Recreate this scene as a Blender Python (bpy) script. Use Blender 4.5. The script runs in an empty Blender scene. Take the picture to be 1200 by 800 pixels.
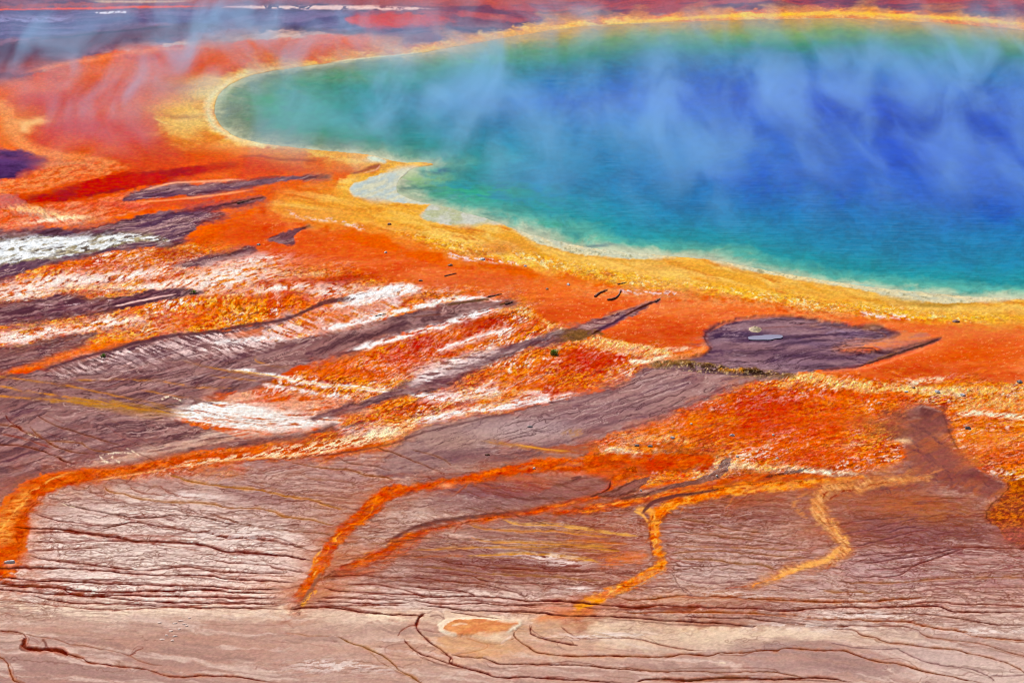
# Hot spring basin: a wide boiling pool, its yellow and orange microbial mats,
# the runoff channels and the pale mud flat below, seen from a low hill.
import math, random
import numpy as np

R = math.radians
f32 = np.float32
# ------------------------------------------------------------------ image-plane layout
# Layout and colours follow the camera's image plane, a sheet of 1200 x 800 units laid on the ground
# (a viewpoint 62 m above it, looking north).  to_ground() gives metres.
EYE_H = 62.0
HALF = R(8.35)
FOC = 600.0 / math.tan(HALF)
PITCH = R(15.95)

def to_ground(x, y):
    """image sheet -> metres on the ground"""
    a = (x - 600.0) / FOC
    b = (400.0 - y) / FOC
    cz = -math.sin(PITCH) + b * math.cos(PITCH)
    cy = math.cos(PITCH) + b * math.sin(PITCH)
    t = EYE_H / (-cz)
    return a * t, cy * t

def cool(start, stop, first, grow):
    out, s = [start], first
    while (stop - out[-1]) * (1 if stop > start else -1) > 0:
        out.append(out[-1] + s * (1 if stop > start else -1)); s *= grow
    return out[1:]

STEP = .86
XS = np.array(cool(-130, -9000, 3, 1.22)[::-1] + list(np.arange(-130, 1330.01, STEP)) + cool(1330, 10000, 3, 1.22), f32)
YS = np.array([-757, -745, -720, -680, -620, -540, -450, -360, -280, -210, -150, -105, -75, -55] + list(np.arange(-40, 850.01, STEP)) + cool(850, 5200, 3, 1.2), f32)
NX, NY = len(XS), len(YS)
PX, PY = np.meshgrid(XS, YS)                       # sheet coordinates of every ground vertex
GX, GY = to_ground(PX.astype(np.float64), PY.astype(np.float64))
GX, GY = GX.astype(f32), GY.astype(f32)

# ------------------------------------------------------------------ noise
def _table(seed):
    return np.random.RandomState(seed).rand(256, 256).astype(f32)
_T = {}
def vnoise(x, y, seed):
    T = _T.setdefault(seed, _table(seed))
    xi = np.floor(x); yi = np.floor(y)
    fx = (x - xi).astype(f32); fy = (y - yi).astype(f32)
    fx = fx * fx * (3 - 2 * fx); fy = fy * fy * (3 - 2 * fy)
    xi = xi.astype(np.int32) & 255; yi = yi.astype(np.int32) & 255
    x1 = (xi + 1) & 255; y1 = (yi + 1) & 255
    a = T[yi, xi]; b = T[yi, x1]; c = T[y1, xi]; d = T[y1, x1]
    a = a + (b - a) * fx
    c = c + (d - c) * fx
    return a + (c - a) * fy
def fbm(x, y, seed, octv=3, gain=.5, sx=2.03):
    s = 0; amp = 1.0; tot = 0
    for k in range(octv):
        s = s + amp * vnoise(x * (sx ** k) + 17.3 * k, y * (2.03 ** k) + 5.1 * k, seed + k)
        tot += amp; amp *= gain
    return s / tot
def streak(win, along, across, deg, seed, octv=3, gain=.5):
    """noise drawn out along a direction of the sheet (deg is anticlockwise)"""
    x, y = PX[win], PY[win]
    c, s = math.cos(R(deg)), math.sin(R(deg))
    y = y + BEND[win] + np.float32(.6 * across) * V2[win]
    u = x * c - y * s + along * W2[win]; v = x * s + y * c
    return fbm(u / along + 31, v / across + 47, seed, octv + 1, max(gain, .58), 2.7)
def grain_noise(win, m, seed, octv=3):
    """noise even on the ground, wavelength m metres"""
    return fbm(GX[win] / m + 300, GY[win] / m, seed, octv)
def sm(lo, hi, x):
    t = np.clip((x - lo) / (hi - lo), 0, 1)
    return t * t * (3 - 2 * t)

ALL = (slice(0, NY), slice(0, NX))
W1 = fbm(PX / 42, PY / 20, 11, 2) - .5; W2 = fbm(PX / 42, PY / 20, 21, 2) - .5
V1 = fbm(PX / 9, PY / 4.5, 31, 2) - .5; V2 = fbm(PX / 9, PY / 4.5, 41, 2) - .5
BEND = 34 * (fbm(PX / 230, PY / 110, 71, 2) - .5) + 9 * (fbm(PX / 60, PY / 34, 75, 2) - .5)
FINE = fbm(PX / 3.2, PY / 1.7, 51, 2)
EDGY = fbm(PX / 7.5, PY / 3.2, 81, 3, .62) - .5          # ragged edges
SOFTY = fbm(PX / 34, PY / 16, 91, 2)                     # where an edge is crisp, where it is blurred
GRN = grain_noise(ALL, .30, 61, 2)

# ------------------------------------------------------------------ painting engine
def lin(c):
    c = np.asarray(c, np.float64) / 255.0
    return np.where(c <= .04045, c / 12.92, ((c + .055) / 1.055) ** 2.4).astype(f32)
COL = np.zeros((NY, NX, 3), f32); COL[:] = lin((172, 132, 128))
WET = np.zeros((NY, NX), f32)          # gloss of the film of water on the mats
RUG = np.full((NY, NX), .12, f32)      # height of the small relief
HGT = np.zeros((NY, NX), f32)          # relief carried by the mesh itself, metres

def window(x0, x1, y0, y1):
    i0 = max(0, np.searchsorted(XS, x0) - 1); i1 = min(NX, np.searchsorted(XS, x1) + 1)
    j0 = max(0, np.searchsorted(YS, y0) - 1); j1 = min(NY, np.searchsorted(YS, y1) + 1)
    return (slice(j0, max(j1, j0 + 1)), slice(i0, max(i1, i0 + 1)))

def spline(p, closed=False, n=5):
    p = np.asarray(p, np.float64)
    if len(p) < 3: return p
    q = np.vstack([p[-1:], p, p[:2]]) if closed else np.vstack([2 * p[:1] - p[1:2], p, 2 * p[-1:] - p[-2:-1]])
    out = []
    for i in range(1, len(q) - 2):
        a, b, c, d = q[i - 1], q[i], q[i + 1], q[i + 2]
        for k in range(n):
            t = k / n
            out.append(.5 * (2 * b + (c - a) * t + (2 * a - 5 * b + 4 * c - d) * t * t + (3 * b - a - 3 * c + d) * t ** 3))
    if not closed: out.append(q[-2])
    return np.array(out)

def warped(win, warp):
    a, b = warp
    x, y = PX[win], PY[win]
    if a: x = x + 2 * a * W1[win]; y = y + a * W2[win]
    if b: x = x + 2 * b * V1[win]; y = y + b * V2[win]
    return x, y

def sd_poly(pts, x, y):
    d = np.full(x.shape, 1e12, f32); ins = np.zeros(x.shape, bool)
    n = len(pts)
    for i in range(n):
        ax, ay = pts[i]; bx, by = pts[(i + 1) % n]
        ex, ey = bx - ax, by - ay
        wx, wy = x - f32(ax), y - f32(ay)
        t = np.clip((wx * f32(ex) + wy * f32(ey)) / f32(ex * ex + ey * ey + 1e-9), 0, 1)
        np.minimum(d, (wx - f32(ex) * t) ** 2 + (wy - f32(ey) * t) ** 2, out=d)
        if ey != 0:
            c = ((y >= ay) != (y >= by))
            ins ^= c & (x < ax + (y - f32(ay)) * f32(ex / ey))
    d = np.sqrt(d)
    return np.where(ins, -d, d)

def mix(win, c, m):
    col = c(win) if callable(c) else lin(c)
    COL[win] += (col - COL[win]) * m[..., None]

def put(win, m, c=None, wet=None, rug=None, h=None):
    if c is not None: mix(win, c, m)
    if wet is not None: WET[win] += (wet - WET[win]) * m
    if rug is not None: RUG[win] += (rug - RUG[win]) * m
    if h is not None: HGT[win] += h * m

def fill(pts, c, edge=3, warp=(3, 1.5), op=1.0, tex=None, wet=None, rug=None, h=None, rim=None, smooth=True):
    p = spline(pts, True) if smooth else np.asarray(pts, float)
    pad = edge + 3 * warp[0] + 3 * warp[1] + 8
    win = window(p[:, 0].min() - pad, p[:, 0].max() + pad, p[:, 1].min() - pad, p[:, 1].max() + pad)
    x, y = warped(win, warp)
    d = sd_poly(p, x, y) + EDGY[win] * (1.2 + .9 * edge + warp[1])
    e = edge * (.4 + 2.4 * sm(.36, .74, SOFTY[win]))
    m = op * sm(0, 1, (e - d) / (2 * e))
    if tex is not None: m = m * tex(win)
    put(win, m, c, wet, rug, h)
    if rim is not None:
        rc, rw, ro = rim
        put(win, ro * sm(.34, .62, SOFTY[win] + .5 * EDGY[win]) * np.exp(-((d + .3 * rw) / rw) ** 2), rc)
    return win, m, d

def line(pts, c, w=1.0, op=1.0, soft=.8, warp=(1.0, .8), tex=None, wet=None, rug=None, h=None, n=5, taper=8):
    p = spline(pts, False, n)
    ws = np.interp(np.linspace(0, 1, len(p)), np.linspace(0, 1, len(w)), w) if np.ndim(w) else np.full(len(p), w)
    if taper:
        e = np.minimum(np.linspace(0, taper, len(p)), np.linspace(taper, 0, len(p)))
        ws = ws * np.clip(e, .1, 1) - soft * .8 * (1 - np.clip(e, 0, 1))
    pad = max(ws.max(), 0) + 2 * soft + 3 * warp[0] + 3 * warp[1] + 3
    m_all = None
    # work in stretches so the windows stay small
    step = 24
    for k in range(0, len(p) - 1, step):
        q = p[k:k + step + 1]; qw = ws[k:k + step + 1]
        win = window(q[:, 0].min() - pad, q[:, 0].max() + pad, q[:, 1].min() - pad, q[:, 1].max() + pad)
        x, y = warped(win, warp)
        best = np.full(x.shape, 1e9, f32)
        for i in range(len(q) - 1):
            ax, ay = q[i]; ex, ey = q[i + 1] - q[i]
            wx, wy = x - f32(ax), y - f32(ay)
            t = np.clip((wx * f32(ex) + wy * f32(ey)) / f32(ex * ex + ey * ey + 1e-9), 0, 1)
            dd = np.sqrt((wx - f32(ex) * t) ** 2 + (wy - f32(ey) * t) ** 2) - (f32(qw[i]) + t * f32(qw[i + 1] - qw[i]))
            np.minimum(best, dd, out=best)
        best = best + EDGY[win] * (np.float32(.9 * qw.mean()) + .5 * soft)
        m = sm(soft, -soft, best)
        key = _MASK[win]
        np.maximum(key, m, out=key)
    win = window(p[:, 0].min() - pad, p[:, 0].max() + pad, p[:, 1].min() - pad, p[:, 1].max() + pad)
    m = _MASK[win].copy(); _MASK[win] = 0
    m0 = m
    m = op * m
    if tex is not None: m = m * tex(win)
    put(win, m, c, wet, rug, h)
    return win, m0, None
_MASK = np.zeros((NY, NX), f32)

def blob(x, y, rx, ry, c, op=.7, deg=0, warp=(8, 2), tex=None, **kw):
    r = max(rx, ry) * 2.2 + 20
    win = window(x - r, x + r, y - r, y + r)
    X, Y = warped(win, warp)
    cs, sn = math.cos(R(deg)), math.sin(R(deg))
    u = (X - x) * cs - (Y - y) * sn; v = (X - x) * sn + (Y - y) * cs
    q = (u / rx) ** 2 + (v / ry) ** 2
    m = op * np.exp(-q * 1.1)
    if tex is not None: m = m * tex(win)
    put(win, m.astype(f32), c, **kw)
    return win, m, None

def speck(thr, seed, along=3.5, across=1.5, deg=12, soft=.08, octv=2):
    """mask of small bright or dark flecks"""
    return lambda w: sm(thr - soft, thr + soft, streak(w, along, across, deg, seed, octv))
def cloudy(lo, hi, seed, along=40, across=8, deg=8, octv=3):
    return lambda w: sm(lo, hi, streak(w, along, across, deg, seed, octv))
def blend(c1, c2, f, c3=None, f3=None):
    """colour field between two (three) colours"""
    a, b = lin(c1), lin(c2)
    def go(w):
        k = f(w)[..., None]
        o = a + (b - a) * k
        if c3 is not None:
            k3 = f3(w)[..., None]; o = o + (lin(c3) - o) * k3
        return o
    return go

def veins(win, along, across, deg, seed, w=.6, octv=2, level=.5):
    """a net of fine branching threads about w units wide, drawn out along a direction"""
    n = streak(win, along, across, deg, seed, octv) - level
    gy = np.gradient(n, YS[win[0]], axis=0); gx = np.gradient(n, XS[win[1]], axis=1)
    d = np.abs(n) / np.maximum(np.sqrt(gx * gx + gy * gy), .004)
    return sm(w + .7, w - .3, d)
def net(pts, c, along, across, deg, seed, w=.6, op=.8, edge=12, patch=(.4, .6), psz=(70, 18), **kw):
    """threads inside an outline, coming and going in patches"""
    def tex(q):
        m = veins(q, along, across, deg, seed, w) * (.55 + .6 * streak(q, 14, 3, deg, seed + 7))
        return m * sm(patch[0], patch[1], streak(q, psz[0], psz[1], deg, seed + 9)) if patch else m
    return fill(pts, c, edge, (6, 2), op, tex=tex, **kw)
# ------------------------------------------------------------------ the shoreline (sheet units)
SHORE = spline([(1360, 48), (1280, 40), (1200, 35), (1100, 27), (1000, 22), (900, 23), (800, 26), (700, 30), (640, 37), (590, 45),
    (540, 54), (480, 64), (420, 70), (370, 76), (320, 83), (290, 90), (268, 100), (256, 112), (251, 124), (253, 137), (262, 150), (280, 161),
    (310, 168), (340, 172), (380, 176), (430, 181), (452, 186), (470, 190), (500, 190), (507, 193), (485, 197), (474, 205), (466, 214), (466, 224),
    (480, 233), (505, 239), (525, 243), (548, 250), (575, 257), (600, 267), (630, 276), (665, 285), (700, 291), (740, 295), (780, 299),
    (812, 302), (840, 305), (880, 313), (930, 322), (985, 331), (1040, 338), (1090, 343), (1140, 347), (1200, 349), (1300, 350), (1380, 343),
    (1500, 322), (1620, 280), (1700, 220), (1690, 140), (1580, 85), (1460, 60)], True, 4)

def shore_distance():
    """signed metres to the shoreline (negative in the pool) and the same in sheet units"""
    win = window(-20, 1900, -30, 440)
    x, y = warped(win, (0, 1.2))
    ds = np.full((NY, NX), 500, f32); dm = np.full((NY, NX), 200, f32)
    ds[win] = sd_poly(SHORE, x, y)
    gx, gy = to_ground(SHORE[:, 0], SHORE[:, 1])
    X, Y = to_ground(x.astype(np.float64), y.astype(np.float64))
    dm[win] = sd_poly(np.stack([gx, gy], 1), X.astype(f32), Y.astype(f32))
    return ds, dm
SD, SM = shore_distance()

# ================================================================== MUD FLAT
CREAM, PINKGREY, MAUVE, BROWN, MAROON, PURPLE = (226, 205, 188), (212, 180, 164), (152, 102, 94), (172, 106, 80), (112, 52, 50), (98, 66, 92)
n1 = streak(ALL, 210, 30, 2, 101, 3); n2 = streak(ALL, 70, 6, -2, 111, 3); n3 = streak(ALL, 26, 2.4, -1, 121, 2)
k = sm(.25, .75, .62 * n1 + .32 * n2 + .06 * n3)
COL[:] = lin(MAUVE) + (lin(PINKGREY) - lin(MAUVE)) * k[..., None]
k = sm(.52, .75, streak(ALL, 120, 16, 0, 131, 3)) * .6
COL += (lin(BROWN) - COL) * k[..., None]
# beyond the basin: dull flats
k = sm(30, -40, PY) * .8
COL += (lin((120, 98, 118)) - COL) * k[..., None]

SOFT = cloudy(.25, .7, 201, 60, 9, 0)
for b in [  # broad tints of the flat: x, y, rx, ry, colour, strength
    (200, 640, 200, 64, (226, 204, 192), 1.0), (250, 590, 110, 24, (206, 178, 170), .7), (120, 600, 70, 18, (206, 176, 168), .7),
    (60, 690, 120, 20, (208, 186, 176), .8), (150, 712, 190, 9, (228, 208, 186), .9), (30, 708, 70, 8, (230, 208, 184), .9),
    (330, 580, 60, 12, (150, 104, 104), .6), (300, 545, 130, 12, (186, 156, 156), .6), (420, 560, 60, 26, (170, 130, 130), .7),
    (430, 528, 70, 12, (172, 136, 140), .6), (260, 750, 190, 30, (172, 118, 98), .8), (130, 742, 130, 18, (178, 126, 106), .7),
    (100, 780, 130, 22, (140, 92, 88), .75), (350, 740, 110, 18, (196, 156, 136), .6), (420, 724, 60, 9, (222, 198, 180), .9),
    (300, 722, 110, 7, (204, 158, 130), .7), (330, 775, 130, 16, (176, 122, 106), .7), (450, 775, 70, 22, (176, 118, 92), .7),
    (560, 768, 90, 22, (196, 140, 104), .7), (620, 735, 160, 24, (210, 168, 136), .8), (500, 735, 40, 20, (196, 150, 128), .7),
    (620, 660, 130, 34, (150, 104, 104), .7), (560, 700, 130, 10, (206, 188, 182), .6), (440, 700, 70, 18, (206, 182, 176), .6),
    (460, 610, 46, 34, (186, 158, 150), .8), (420, 645, 40, 24, (190, 162, 154), .7), (560, 585, 90, 16, (150, 110, 112), .7),
    (600, 565, 60, 10, (122, 84, 98), .6), (540, 560, 40, 8, (112, 78, 100), .6), (680, 590, 60, 12, (156, 118, 112), .6),
    (690, 640, 60, 30, (156, 84, 62), .5), (720, 625, 50, 30, (176, 84, 40), .5),
    (850, 650, 90, 40, (180, 144, 144), .7), (900, 600, 60, 16, (140, 92, 94), .7), (880, 590, 50, 16, (172, 92, 56), .6),
    (820, 665, 90, 14, (190, 162, 158), .7), (770, 690, 60, 10, (196, 168, 158), .7), (900, 685, 90, 14, (190, 156, 150), .6),
    (1060, 650, 140, 40, (184, 150, 156), .75), (1040, 590, 80, 20, (134, 92, 100), .6), (1150, 680, 110, 30, (176, 132, 132), .7),
    (1090, 725, 130, 22, (206, 178, 172), .7), (1000, 738, 60, 8, (220, 200, 186), .7), (850, 745, 110, 11, (222, 196, 166), .85),
    (760, 750, 60, 14, (212, 170, 138), .7), (905, 757, 70, 8, (136, 98, 100), .8), (860, 780, 150, 22, (148, 106, 106), .7),
    (990, 778, 70, 18, (150, 104, 104), .8), (1110, 768, 90, 20, (180, 150, 150), .7), (1090, 772, 40, 9, (140, 106, 120), .5),
    (1160, 790, 60, 12, (204, 184, 178), .7), (1070, 790, 40, 12, (204, 180, 172), .7), (700, 785, 110, 18, (162, 112, 96), .7),
    (1180, 655, 50, 22, (164, 104, 98), .7), (1150, 632, 60, 8, (120, 58, 50), .5), (40, 545, 50, 16, (160, 118, 112), .7),
    (60, 510, 70, 20, (156, 122, 130), .7), (150, 510, 80, 14, (136, 100, 116), .7), (30, 540, 50, 10, (118, 62, 74), .7),
    (120, 535, 60, 9, (160, 112, 106), .6), (200, 510, 60, 12, (150, 112, 118), .6), (70, 470, 120, 20, (150, 112, 116), .7),
]:
    blob(*b, tex=lambda w: .45 + .75 * SOFT(w))
for pts, c, o, e in [([(30, 606), (110, 592), (200, 574), (290, 592), (350, 622), (372, 650), (352, 700), (240, 714), (100, 716), (-20, 700), (-140, 690), (-140, 660), (10, 650)], (228, 210, 202), .95, 16),
    ([(150, 566), (300, 560), (420, 572), (420, 600), (330, 612), (200, 590)], (190, 154, 146), .7, 14), ([(-140, 700), (0, 704), (110, 714), (330, 712), (420, 716), (560, 716), (640, 726), (420, 728), (250, 722), (100, 724), (-140, 716)], (236, 214, 190), .9, 7),
    ([(400, 690), (520, 690), (660, 698), (720, 706), (640, 716), (500, 716), (400, 712)], (220, 200, 190), .8, 7), ([(940, 706), (1060, 702), (1230, 704), (1330, 720), (1330, 760), (1180, 748), (1060, 738), (960, 736)], (220, 196, 184), .85, 10),
    ([(700, 728), (800, 732), (960, 738), (1080, 744), (1060, 752), (920, 750), (800, 760), (700, 752)], (232, 208, 180), .85, 8), ([(790, 660), (880, 664), (940, 676), (900, 690), (800, 690), (770, 676)], (202, 172, 162), .75, 9), ([(1060, 690), (1330, 690), (1330, 704), (1100, 704)], (206, 172, 160), .6, 7),
    ([(1060, 756), (1160, 764), (1330, 790), (1330, 830), (1120, 800), (1040, 776)], (214, 190, 180), .7, 10), ([(490, 740), (620, 748), (720, 758), (620, 774), (520, 768)], (222, 176, 138), .7, 10), ([(430, 600), (470, 590), (500, 600), (470, 640), (420, 664), (400, 650)], (204, 176, 164), .8, 9),
    ([(985, 578), (1100, 584), (1160, 630), (1110, 650), (1020, 640), (980, 612)], (138, 88, 90), .7, 16), ([(-140, 772), (60, 768), (160, 786), (260, 800), (-140, 840)], (146, 94, 90), .8, 10), ([(870, 756), (960, 752), (1010, 762), (1060, 782), (1010, 792), (940, 770), (880, 768)], (140, 92, 92), .8, 7),
    ([(560, 605), (700, 610), (740, 640), (640, 646), (560, 636)], (146, 94, 88), .6, 12), ([(500, 566), (560, 556), (640, 570), (600, 586), (520, 590)], (124, 80, 94), .7, 8), ([(-140, 524), (20, 528), (60, 540), (0, 556), (-140, 560)], (120, 66, 76), .7, 8), ([(260, 568), (330, 572), (372, 584), (300, 590)], (146, 98, 98), .7, 6)]:
    fill(pts, c, e, (10, 3), o, tex=lambda w: .5 + .7 * streak(w, 70, 9, 0, 175))
# fine wind and water striae all over the flat
lowflat = sm(470, 560, PY) * sm(-100, 0, PY)
COL += (lin((228, 214, 206)) - COL) * (sm(.52, .80, streak(ALL, 30, 2.6, -1, 141, 3)) * sm(.4, .65, streak(ALL, 120, 20, 0, 145)) * .16 * lowflat)[..., None]
COL += (lin((118, 56, 48)) - COL) * (sm(.54, .80, streak(ALL, 40, 1.8, -2, 151, 3)) * sm(.38, .65, streak(ALL, 90, 16, 0, 155)) * .16 * lowflat)[..., None]
COL += (lin((122, 78, 84)) - COL) * (sm(.5, .78, streak(ALL, 22, 2.8, 1, 161, 3)) * .14 * lowflat)[..., None]
COL *= np.array([1.08, 1.03, .995], f32) * (.97 + .06 * sm(.25, .75, fbm(PX / 4.5, PY / 2.2, 171, 3, .6)))[..., None]

LOW = [(-120, 480), (200, 490), (420, 520), (700, 540), (1000, 560), (1330, 560), (1330, 740), (1000, 730), (700, 720), (400, 712), (-130, 712)]
fill([(-140, 720), (300, 716), (700, 752), (1330, 752), (1330, 850), (-140, 850)], (186, 118, 94), 10, (8, 3), .42, tex=cloudy(.5, .72, 1101, 110, 8, -5)); fill([(-140, 720), (300, 716), (700, 752), (1330, 752), (1330, 850), (-140, 850)], (222, 196, 182), 10, (8, 3), .6, tex=cloudy(.54, .74, 1105, 90, 7, -5)); fill([(-140, 720), (300, 716), (700, 752), (1330, 752), (1330, 850), (-140, 850)], (128, 72, 66), 10, (8, 3), .5, tex=cloudy(.54, .74, 1109, 80, 6, -6))
for along, across, deg, sd, w, op, c in ((90, 9, -3, 1010, .45, .75, (128, 44, 20)), (60, 6, -5, 1020, .4, .65, (124, 60, 50)), (120, 7, 0, 1030, .5, .7, (120, 34, 8)), (46, 5, 4, 1040, .4, .55, (130, 72, 64)), (40, 8, -12, 1050, .4, .5, (150, 84, 46)), (50, 4, -1, 1060, .5, .3, (226, 206, 194))):
    net(LOW, c, along, across, deg, sd, w * 1.05, op * .9, 20, (.42, .60), (150, 30)); net(LOW, c, along * .8, across * .7, deg - 2, sd + 5, w * .8, op * .6, 20, (.46, .64), (110, 24))
    net([(690, 560), (1330, 565), (1330, 730), (900, 725), (690, 700)], c, along, across, deg, sd + 3, w * 1.1, op * .95, 20, (.38, .58), (150, 30))
BOT = [(-120, 725), (300, 720), (700, 740), (1330, 730), (1330, 850), (-130, 850)]
fill(BOT, (222, 196, 182), 14, (8, 3), .34)
net(BOT, (146, 88, 72), 90, 16, -8, 1070, .45, .45, 12, (.5, .66), (120, 24))
UPL = [(-120, 440), (60, 440), (220, 470), (330, 500), (200, 540), (60, 560), (-120, 600)]
net(UPL, (120, 56, 40), 40, 8, -26, 1090, .5, .75, 10, (.4, .6)); net(UPL, (214, 180, 172), 40, 6, -10, 1095, .5, .5, 10)

# ================================================================== FAR GROUND beyond the pool
fill([(-400, -40), (-400, 140), (0, 102), (60, 78), (150, 60), (260, 42), (330, 36), (420, 44), (480, 52), (560, 42), (640, 26), (760, 16), (1000, 10), (1400, 22), (1400, -40)],
     blend((104, 76, 110), (150, 98, 116), cloudy(.3, .7, 210, 120, 7, 1)), 6, (4, 1))
fill([(-200, 15), (100, 12), (330, 12), (480, 20), (480, 38), (300, 30), (180, 30), (60, 42), (-200, 52)], blend((98, 84, 132), (128, 112, 150), cloudy(.3, .7, 212, 60, 3, 2)), 5, (3, 1), .9)
fill([(-200, 60), (0, 52), (60, 44), (130, 36), (220, 28), (250, 32), (170, 50), (90, 60), (30, 78), (-200, 110)], (96, 48, 74), 5, (4, 1), .75)
fill([(480, -6), (560, -12), (1300, -30), (1300, 14), (1000, 12), (800, 15), (660, 22), (560, 30), (500, 26)], blend((188, 82, 84), (128, 70, 100), cloudy(.35, .65, 214, 70, 5, 1)), 5, (4, 1), .85)
fill([(405, 20), (450, 15), (500, 18), (525, 23), (500, 30), (450, 33), (415, 30)], (220, 66, 36), 4, (3, 1), .9)
fill([(-60, 10), (300, -6), (700, -30), (700, 0), (480, 8), (300, 4)], (196, 92, 74), 4, (3, 1), .6)
line([(-60, 12), (40, 11), (110, 10), (150, 8.5), (200, 8), (260, 7)], (236, 88, 24), [.8, .9, 1.4, 1.2, .7], .9, .9)
line([(250, 8), (300, 8.5), (360, 9), (420, 9), (470, 10), (520, 11)], (246, 206, 190), [.8, 1.6, 2.4, 2.0, .8], .75, 1.6, tex=speck(.42, 216, 9, 2, 0))
line([(100, 1), (140, 2), (180, 2), (230, 1)], (214, 190, 150), 1.2, .6, 1.2)
line([(110, 15), (120, 15), (140, 14), (150, 14.5)], (236, 224, 226), 1, .8, .8, tex=speck(.45, 217))
line([(-20, 22), (20, 24), (60, 23), (90, 25)], (166, 160, 200), 3, .5, 3, tex=speck(.45, 218, 10, 2, 0))
line([(170, 22), (182, 22)], (226, 214, 220), 1, .7, .8)
line([(0, 52), (60, 45), (120, 39), (170, 34), (220, 30)], (66, 36, 76), .8, .6, 1)
line([(330, 30), (355, 34), (380, 37), (420, 40)], (84, 52, 90), 2, .5, 2.5)

# ================================================================== ORANGE MATS
ORANGE, DEEP, RED, GOLD, PALEO, WHITE = (236, 108, 34), (220, 80, 22), (186, 36, 14), (246, 164, 28), (236, 150, 96), (248, 236, 226)
MAT = blend(ORANGE, DEEP, cloudy(.40, .72, 301, 90, 22, 12), (232, 112, 50), cloudy(.5, .78, 305, 60, 14, 12))
# the whole apron, pool to mud flat
fill([(-300, 150), (-100, 140), (0, 104), (40, 88), (100, 68), (170, 57), (240, 52), (320, 46), (400, 42), (470, 53), (540, 47), (640, 29), (760, 17), (1000, 12), (1200, 24), (1500, 40),
      (1800, 300), (1600, 640), (1330, 640), (1200, 578), (1172, 562), (1140, 549), (1118, 530), (1108, 505), (1103, 484), (1080, 476), (1056, 478), (1048, 500), (1058, 522),
      (1066, 536), (1036, 548), (990, 556), (940, 562), (900, 560), (860, 562), (800, 566), (750, 572), (700, 560), (680, 540), (700, 518),
      (640, 520), (560, 490), (500, 501), (475, 516), (440, 525), (380, 533), (300, 540), (240, 545), (180, 556), (120, 563), (90, 568), (60, 574), (42, 584), (30, 602), (34, 630), (24, 660), (-20, 668), (-200, 680), (-400, 560)],
     MAT, 4, (4, 1.5), wet=.25, rug=.12)
# smooth red apron just outside the yellow rim
fill([(300, 250), (420, 285), (520, 312), (640, 330), (760, 345), (860, 355), (1000, 372), (1200, 382), (1400, 385), (1400, 440), (1200, 452), (1050, 445), (950, 435), (820, 412), (700, 395),
      (640, 378), (590, 352), (500, 340), (420, 322), (330, 310), (250, 300)], blend((240, 126, 64), (226, 98, 48), cloudy(.25, .75, 311, 130, 24, 6)), 8, (6, 2), .92, wet=.35, rug=.02)
APR = [(300, 255), (420, 285), (520, 312), (640, 330), (760, 345), (860, 358), (1000, 376), (1200, 384), (1400, 388), (1400, 440), (1200, 450), (1050, 440), (820, 410), (640, 376), (500, 338), (330, 308)]
fill(APR, (244, 152, 96), 10, (8, 3), .5, tex=cloudy(.45, .8, 312, 70, 8, 2)); fill(APR, (204, 66, 32), 10, (8, 3), .4, tex=cloudy(.5, .8, 316, 80, 7, 4))
fill(APR, (250, 176, 120), 10, (8, 3), .55, tex=speck(.70, 318, 4, 1.5, 4, .06, 3)); net(APR, (196, 66, 36), 60, 9, 4, 319, .5, .3)
for b in [(690, 405, 70, 18, (198, 52, 22), .6), (790, 395, 50, 22, (204, 60, 24), .6), (620, 372, 50, 10, (200, 66, 30), .5), (460, 310, 60, 12, (224, 92, 44), .6), (560, 330, 70, 12, (216, 90, 48), .6),
          (1130, 415, 60, 22, (226, 92, 24), .6), (1060, 435, 60, 10, (198, 58, 26), .6), (1150, 445, 60, 10, (204, 66, 36), .5), (1050, 400, 60, 14, (232, 128, 76), .6), (980, 380, 50, 8, (224, 96, 56), .6),
          (1140, 390, 70, 10, (230, 128, 76), .6), (400, 290, 60, 14, (226, 86, 30), .6), (330, 300, 50, 14, (214, 66, 22), .6), (300, 270, 50, 14, (216, 70, 26), .6)]:
    blob(*b)
# red heart and north-west lobe
for b in [(80, 150, 80, 18, (212, 48, 10), .8), (150, 155, 70, 22, (210, 60, 14), .7), (60, 120, 50, 18, (214, 64, 20), .6), (200, 180, 80, 14, (214, 78, 22), .6), (210, 75, 50, 12, (214, 70, 24), .7),
          (110, 80, 100, 9, (230, 116, 70), .6), (40, 100, 60, 10, (226, 116, 70), .5), (150, 100, 70, 14, (212, 84, 44), .6), (330, 60, 90, 9, (214, 98, 58), .6), (420, 48, 40, 6, (232, 112, 40), .7), (280, 195, 80, 9, (214, 74, 34), .6),
          (230, 225, 90, 9, (214, 84, 42), .5), (160, 130, 50, 10, (222, 100, 24), .6), (10, 150, 22, 30, (238, 140, 60), .7), (100, 174, 60, 6, (228, 100, 40), .6)]:
    blob(*b)
line([(20, 88), (70, 76), (120, 68), (170, 60), (240, 56)], (246, 146, 92), 1.6, .6, 3)
line([(-60, 118), (0, 124), (14, 150), (26, 168), (52, 180), (90, 186), (128, 190), (144, 194)], (246, 164, 100), [7, 8, 8, 6, 5, 4, 3], .8, 6, tex=lambda w: .5 + .6 * streak(w, 12, 3, 10, 320), wet=.5, rug=.5)
fill([(146, 194), (128, 203), (92, 214), (50, 222), (10, 232), (-60, 240), (-60, 214), (10, 211), (44, 199), (60, 190), (100, 188)], blend((240, 148, 92), (232, 104, 50), speck(.5, 321, 8, 2, 12, .2)), 4, (3, 1.5), .9, wet=.5, rug=.6)
blob(32, 144, 13, 7, (250, 196, 130), .9, warp=(10, 4)); blob(44, 141, 12, 4, (250, 196, 130), .8, warp=(10, 5)); blob(30, 150, 5, 4, (250, 200, 140), .7)
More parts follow.
